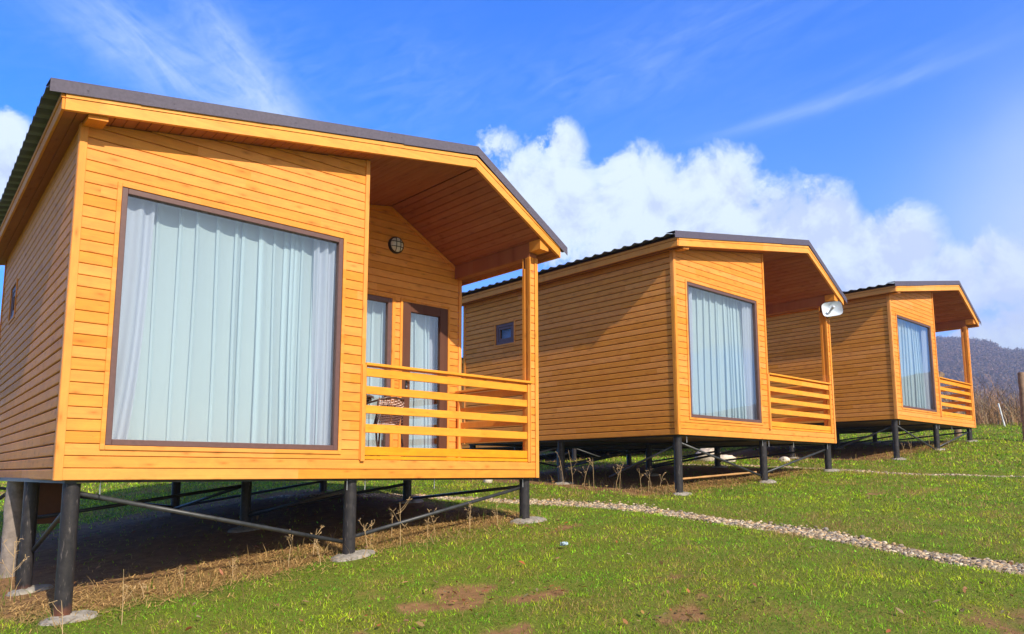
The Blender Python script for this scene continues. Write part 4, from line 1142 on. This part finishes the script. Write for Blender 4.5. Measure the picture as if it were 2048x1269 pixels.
# cumulus bank: soft blobs in azimuth/elevation, broken up by noise
w1 = N.noise(dv, 7, 3, .55); w2 = N.noise(N.n('ShaderNodeVectorMath', operation='ADD').outputs[0], 7, 3, .55)
BL = [(46.81,20.0,4.2,4.0,1.),(42.3,24.3,2.0,1.5,.36),(47.25,24.0,1.9,2.0,.72),(52.26,20.2,4.6,4.2,1.),(57.53,19.6,4.2,3.9,1.),(59.4,20.4,2.0,1.8,.6),(62.76,16.4,3.8,3.7,1.),
      (65.83,16.6,3.0,3.0,1.),(70.82,14.7,2.8,3.0,.85),(68.28,14.2,3.4,3.6,1.),(73.62,12.4,2.6,2.9,.8),(75.4,14.2,1.4,1.6,.6),(53.66,15.8,5.5,5.0,1.),(60.,12.,9.,4.5,1.),(74.2,8.6,2.2,1.6,.9),(77.8,8.6,2.4,2.2,.95),(76.5,12.5,3.4,3.,.62),
      (82.,8.5,4.,2.2,.9),(92.,10.,6.,3.,1.),(7.71,21.0,1.6,1.6,.8),(8.16,18.6,2.0,2.2,.9),(7.6,15.8,2.6,2.8,1.),(2.,17.,4.,3.5,1.),(43.4,21.6,2.6,2.2,.62),(-20.,14.,9.,4.5,1.),(-55.,18.,9.,5.,1.),(125.,14.,12.,5.,1.),(-120.,15.,12.,5.,1.),(170.,22.,9.,5.,.9)]
nA = N.noise(dv, 13, 12, .66, .25); nB = N.noise(dv, 45, 8, .65)
azw = N.math('ADD', az, N.math('MULTIPLY_ADD', nA, 5.0, -2.5)); elw = N.math('ADD', el, N.math('MULTIPLY_ADD', nB, 2.6, -1.3))
field = None
for (a, e, sa, se, wgt) in BL:
    q = N.math('ADD', N.math('POWER', N.math('ABSOLUTE', N.math('MULTIPLY', N.math('SUBTRACT', azw, a), 1/sa)), 2.0), N.math('POWER', N.math('ABSOLUTE', N.math('MULTIPLY', N.math('SUBTRACT', elw, e), 1/se)), 2.0))
    f = N.math('MULTIPLY', N.math('POWER', 2.71828, N.math('MULTIPLY', q, -1.0)), wgt)
    field = f if field is None else N.math('MAXIMUM', field, f)
plus0 = lambda a, b: N.math('ADD', a, b)
dens = N.math('ADD', field, plus0(N.math('MULTIPLY_ADD', nA, 1.5, -.75), N.math('MULTIPLY_ADD', nB, .45, -.225)))
dens = N.math('MULTIPLY', dens, N.ramp(field, [(.02, 0.), (.14, 1.)]))
cum = N.ramp(dens, [(.22, 0.), (.33, .35), (.45, .85), (.62, 1.)])
# cirrus streaks
def streak(rot, sx, sy, seed, lo, hi):
    cA, sA = math.cos(R(rot)), math.sin(R(rot))
    u = N.math('ADD', N.math('MULTIPLY', az, cA), N.math('MULTIPLY', el, sA)); v = N.math('SUBTRACT', N.math('MULTIPLY', el, cA), N.math('MULTIPLY', az, sA))
    q = N.noise(N.comb(N.math('MULTIPLY', u, sx), N.math('MULTIPLY', v, sy), seed), 1.0, 7, .62, .9)
    return N.ramp(q, [(lo, 0.), (hi, 1.)]), u, v
def gauss(a, e, sa, se, rot=0):
    cA, sA = math.cos(R(rot)), math.sin(R(rot)); da = N.math('SUBTRACT', az, a); de = N.math('SUBTRACT', el, e)
    u = N.math('ADD', N.math('MULTIPLY', da, cA), N.math('MULTIPLY', de, sA)); v = N.math('SUBTRACT', N.math('MULTIPLY', de, cA), N.math('MULTIPLY', da, sA))
    q = N.math('ADD', N.math('POWER', N.math('ABSOLUTE', N.math('MULTIPLY', u, 1/sa)), 2.0), N.math('POWER', N.math('ABSOLUTE', N.math('MULTIPLY', v, 1/se)), 2.0))
    return N.math('POWER', 2.71828, N.math('MULTIPLY', q, -1.0))
def fibre(rot, sx, sy, seed, lo, hi, detail=8, dist=1.2):
    cA, sA = math.cos(R(rot)), math.sin(R(rot))
    u = N.math('ADD', N.math('MULTIPLY', az, cA), N.math('MULTIPLY', el, sA)); v = N.math('SUBTRACT', N.math('MULTIPLY', el, cA), N.math('MULTIPLY', az, sA))
    return N.ramp(N.noise(N.comb(N.math('MULTIPLY', u, sx), N.math('MULTIPLY', v, sy), seed), 1.0, detail, .66, dist), [(lo, 0.), (hi, 1.)])
def times(*a):
    r = a[0]
    for q in a[1:]: r = N.math('MULTIPLY', r, q)
    return r
def plus(*a):
    r = a[0]
    for q in a[1:]: r = N.math('ADD', r, q)
    return r
soft = N.ramp(N.noise(dv, 6, 5, .55, .6), [(.28, .15), (.7, 1.)])
f1 = fibre(-24, .14, .42, 3.1, .22, .80, 9, 1.8); f2 = fibre(-44, .16, .5, 5.4, .22, .80, 9, 1.8); f3 = fibre(58, .3, 1.3, 8.2, .3, .8, 9)
f4 = fibre(11, .07, .62, 7.7, .36, .78); f5 = fibre(20, .25, .9, 2.2, .35, .85, 9)
ci = times(plus(times(f1, .95), times(f3, .10)), plus(gauss(16., 27.7, 8., 2.0, -21), times(gauss(24.5, 25.4, 4.5, 2.2, -24), .7)), .92)
ci = plus(ci, times(plus(times(f2, .95), times(f3, .08)), gauss(21.8, 28.6, 5.6, 1.5, -42), .85))
ci = plus(ci, times(f5, soft, gauss(20., 28., 12., 5.), .42))
ci = plus(ci, times(plus(.25, times(f4, .75)), gauss(67.5, 25.2, 8.5, .42, 6.5), .42), times(f4, soft, gauss(68., 26.2, 11., 1.5, 8), .30))
ci = plus(ci, times(f5, soft, gauss(52., 29.2, 10., 3.6, 10), .42), times(f5, soft, gauss(36., 28.3, 6., 4.5, 30), .24), times(f4, gauss(62., 31., 12., 2.2, 6), .22))
ci = plus(ci, times(gauss(79.5, 13.5, 6.5, 6.5), plus(.72, times(soft, .28)), .70), times(gauss(80., 21., 5., 4.5, 40), soft, .35), times(gauss(56., 12., 28., 10.), .27))
ci = N.math('MINIMUM', ci, .9)
sh = N.n('ShaderNodeVectorMath', operation='ADD'); N.set(sh.inputs[0], dv); sh.inputs[1].default_value = (-.006,-.010,.022)
nS = N.noise(sh.outputs[0], 13, 12, .66, .25)
rel = N.math('MULTIPLY_ADD', N.math('SUBTRACT', nA, nS), 3.4, .50)          # lit and shaded sides of the billows
rel = N.math('ADD', rel, N.math('MULTIPLY_ADD', N.noise(dv, 5, 3, .5), .9, -.45))
rel = N.math('ADD', rel, N.math('MULTIPLY_ADD', el, .022, -.36))
cloudc = N.mix(N.ramp(rel, [(.12, 0.), (.40, .5), (.80, 1.)]), (5.1,5.95,8.0), (6.8,7.8,8.4))
c1 = N.mix(ci, skyc, (4.2,5.6,8.4))
c2 = N.mix(N.math('MULTIPLY', cum, .96), c1, cloudc)
c2 = N.mix(N.math('MULTIPLY', gauss(81., 13., 7.5, 9.), .5), c2, (5.2,6.1,8.2))      # pale veil thinning the cloud bank to the right
N.set(bg.inputs[0], c2)

# ------------------------------------------------------------------ sun, camera, view
sd_ = bpy.data.lights.new('sun', 'SUN'); sd_.energy = 4.6; sd_.angle = R(.53); sd_.color = (1., .91, .76)
so = bpy.data.objects.new('sun', sd_); COL.objects.link(so)
s = Vector((math.sin(R(SUN_AZ))*math.cos(R(SUN_EL)), math.cos(R(SUN_AZ))*math.cos(R(SUN_EL)), math.sin(R(SUN_EL))))
so.rotation_euler = s.to_track_quat('Z', 'Y').to_euler(); so.location = (-5,-20,30)
cd = bpy.data.cameras.new('camera'); co = bpy.data.objects.new('camera', cd); COL.objects.link(co); SC.camera = co
cd.sensor_width = 36; cd.lens = 1506.1*36/2048; cd.shift_x = 19.54/2048; cd.shift_y = 114.26/2048; cd.clip_start = .05; cd.clip_end = 6000
co.location = CAM
yaw, pit = .7374, .1309
F_ = Vector((math.sin(yaw)*math.cos(pit), math.cos(yaw)*math.cos(pit), math.sin(pit)))
co.rotation_euler = F_.to_track_quat('-Z', 'Y').to_euler()
SC.render.engine = 'CYCLES'; SC.cycles.max_bounces = 8; SC.cycles.transparent_max_bounces = 12; SC.cycles.volume_bounces = 0
SC.cycles.use_denoising = True
vs = SC.view_settings; vs.view_transform = 'Standard'; vs.look = 'None'; vs.gamma = 1; vs.exposure = .53
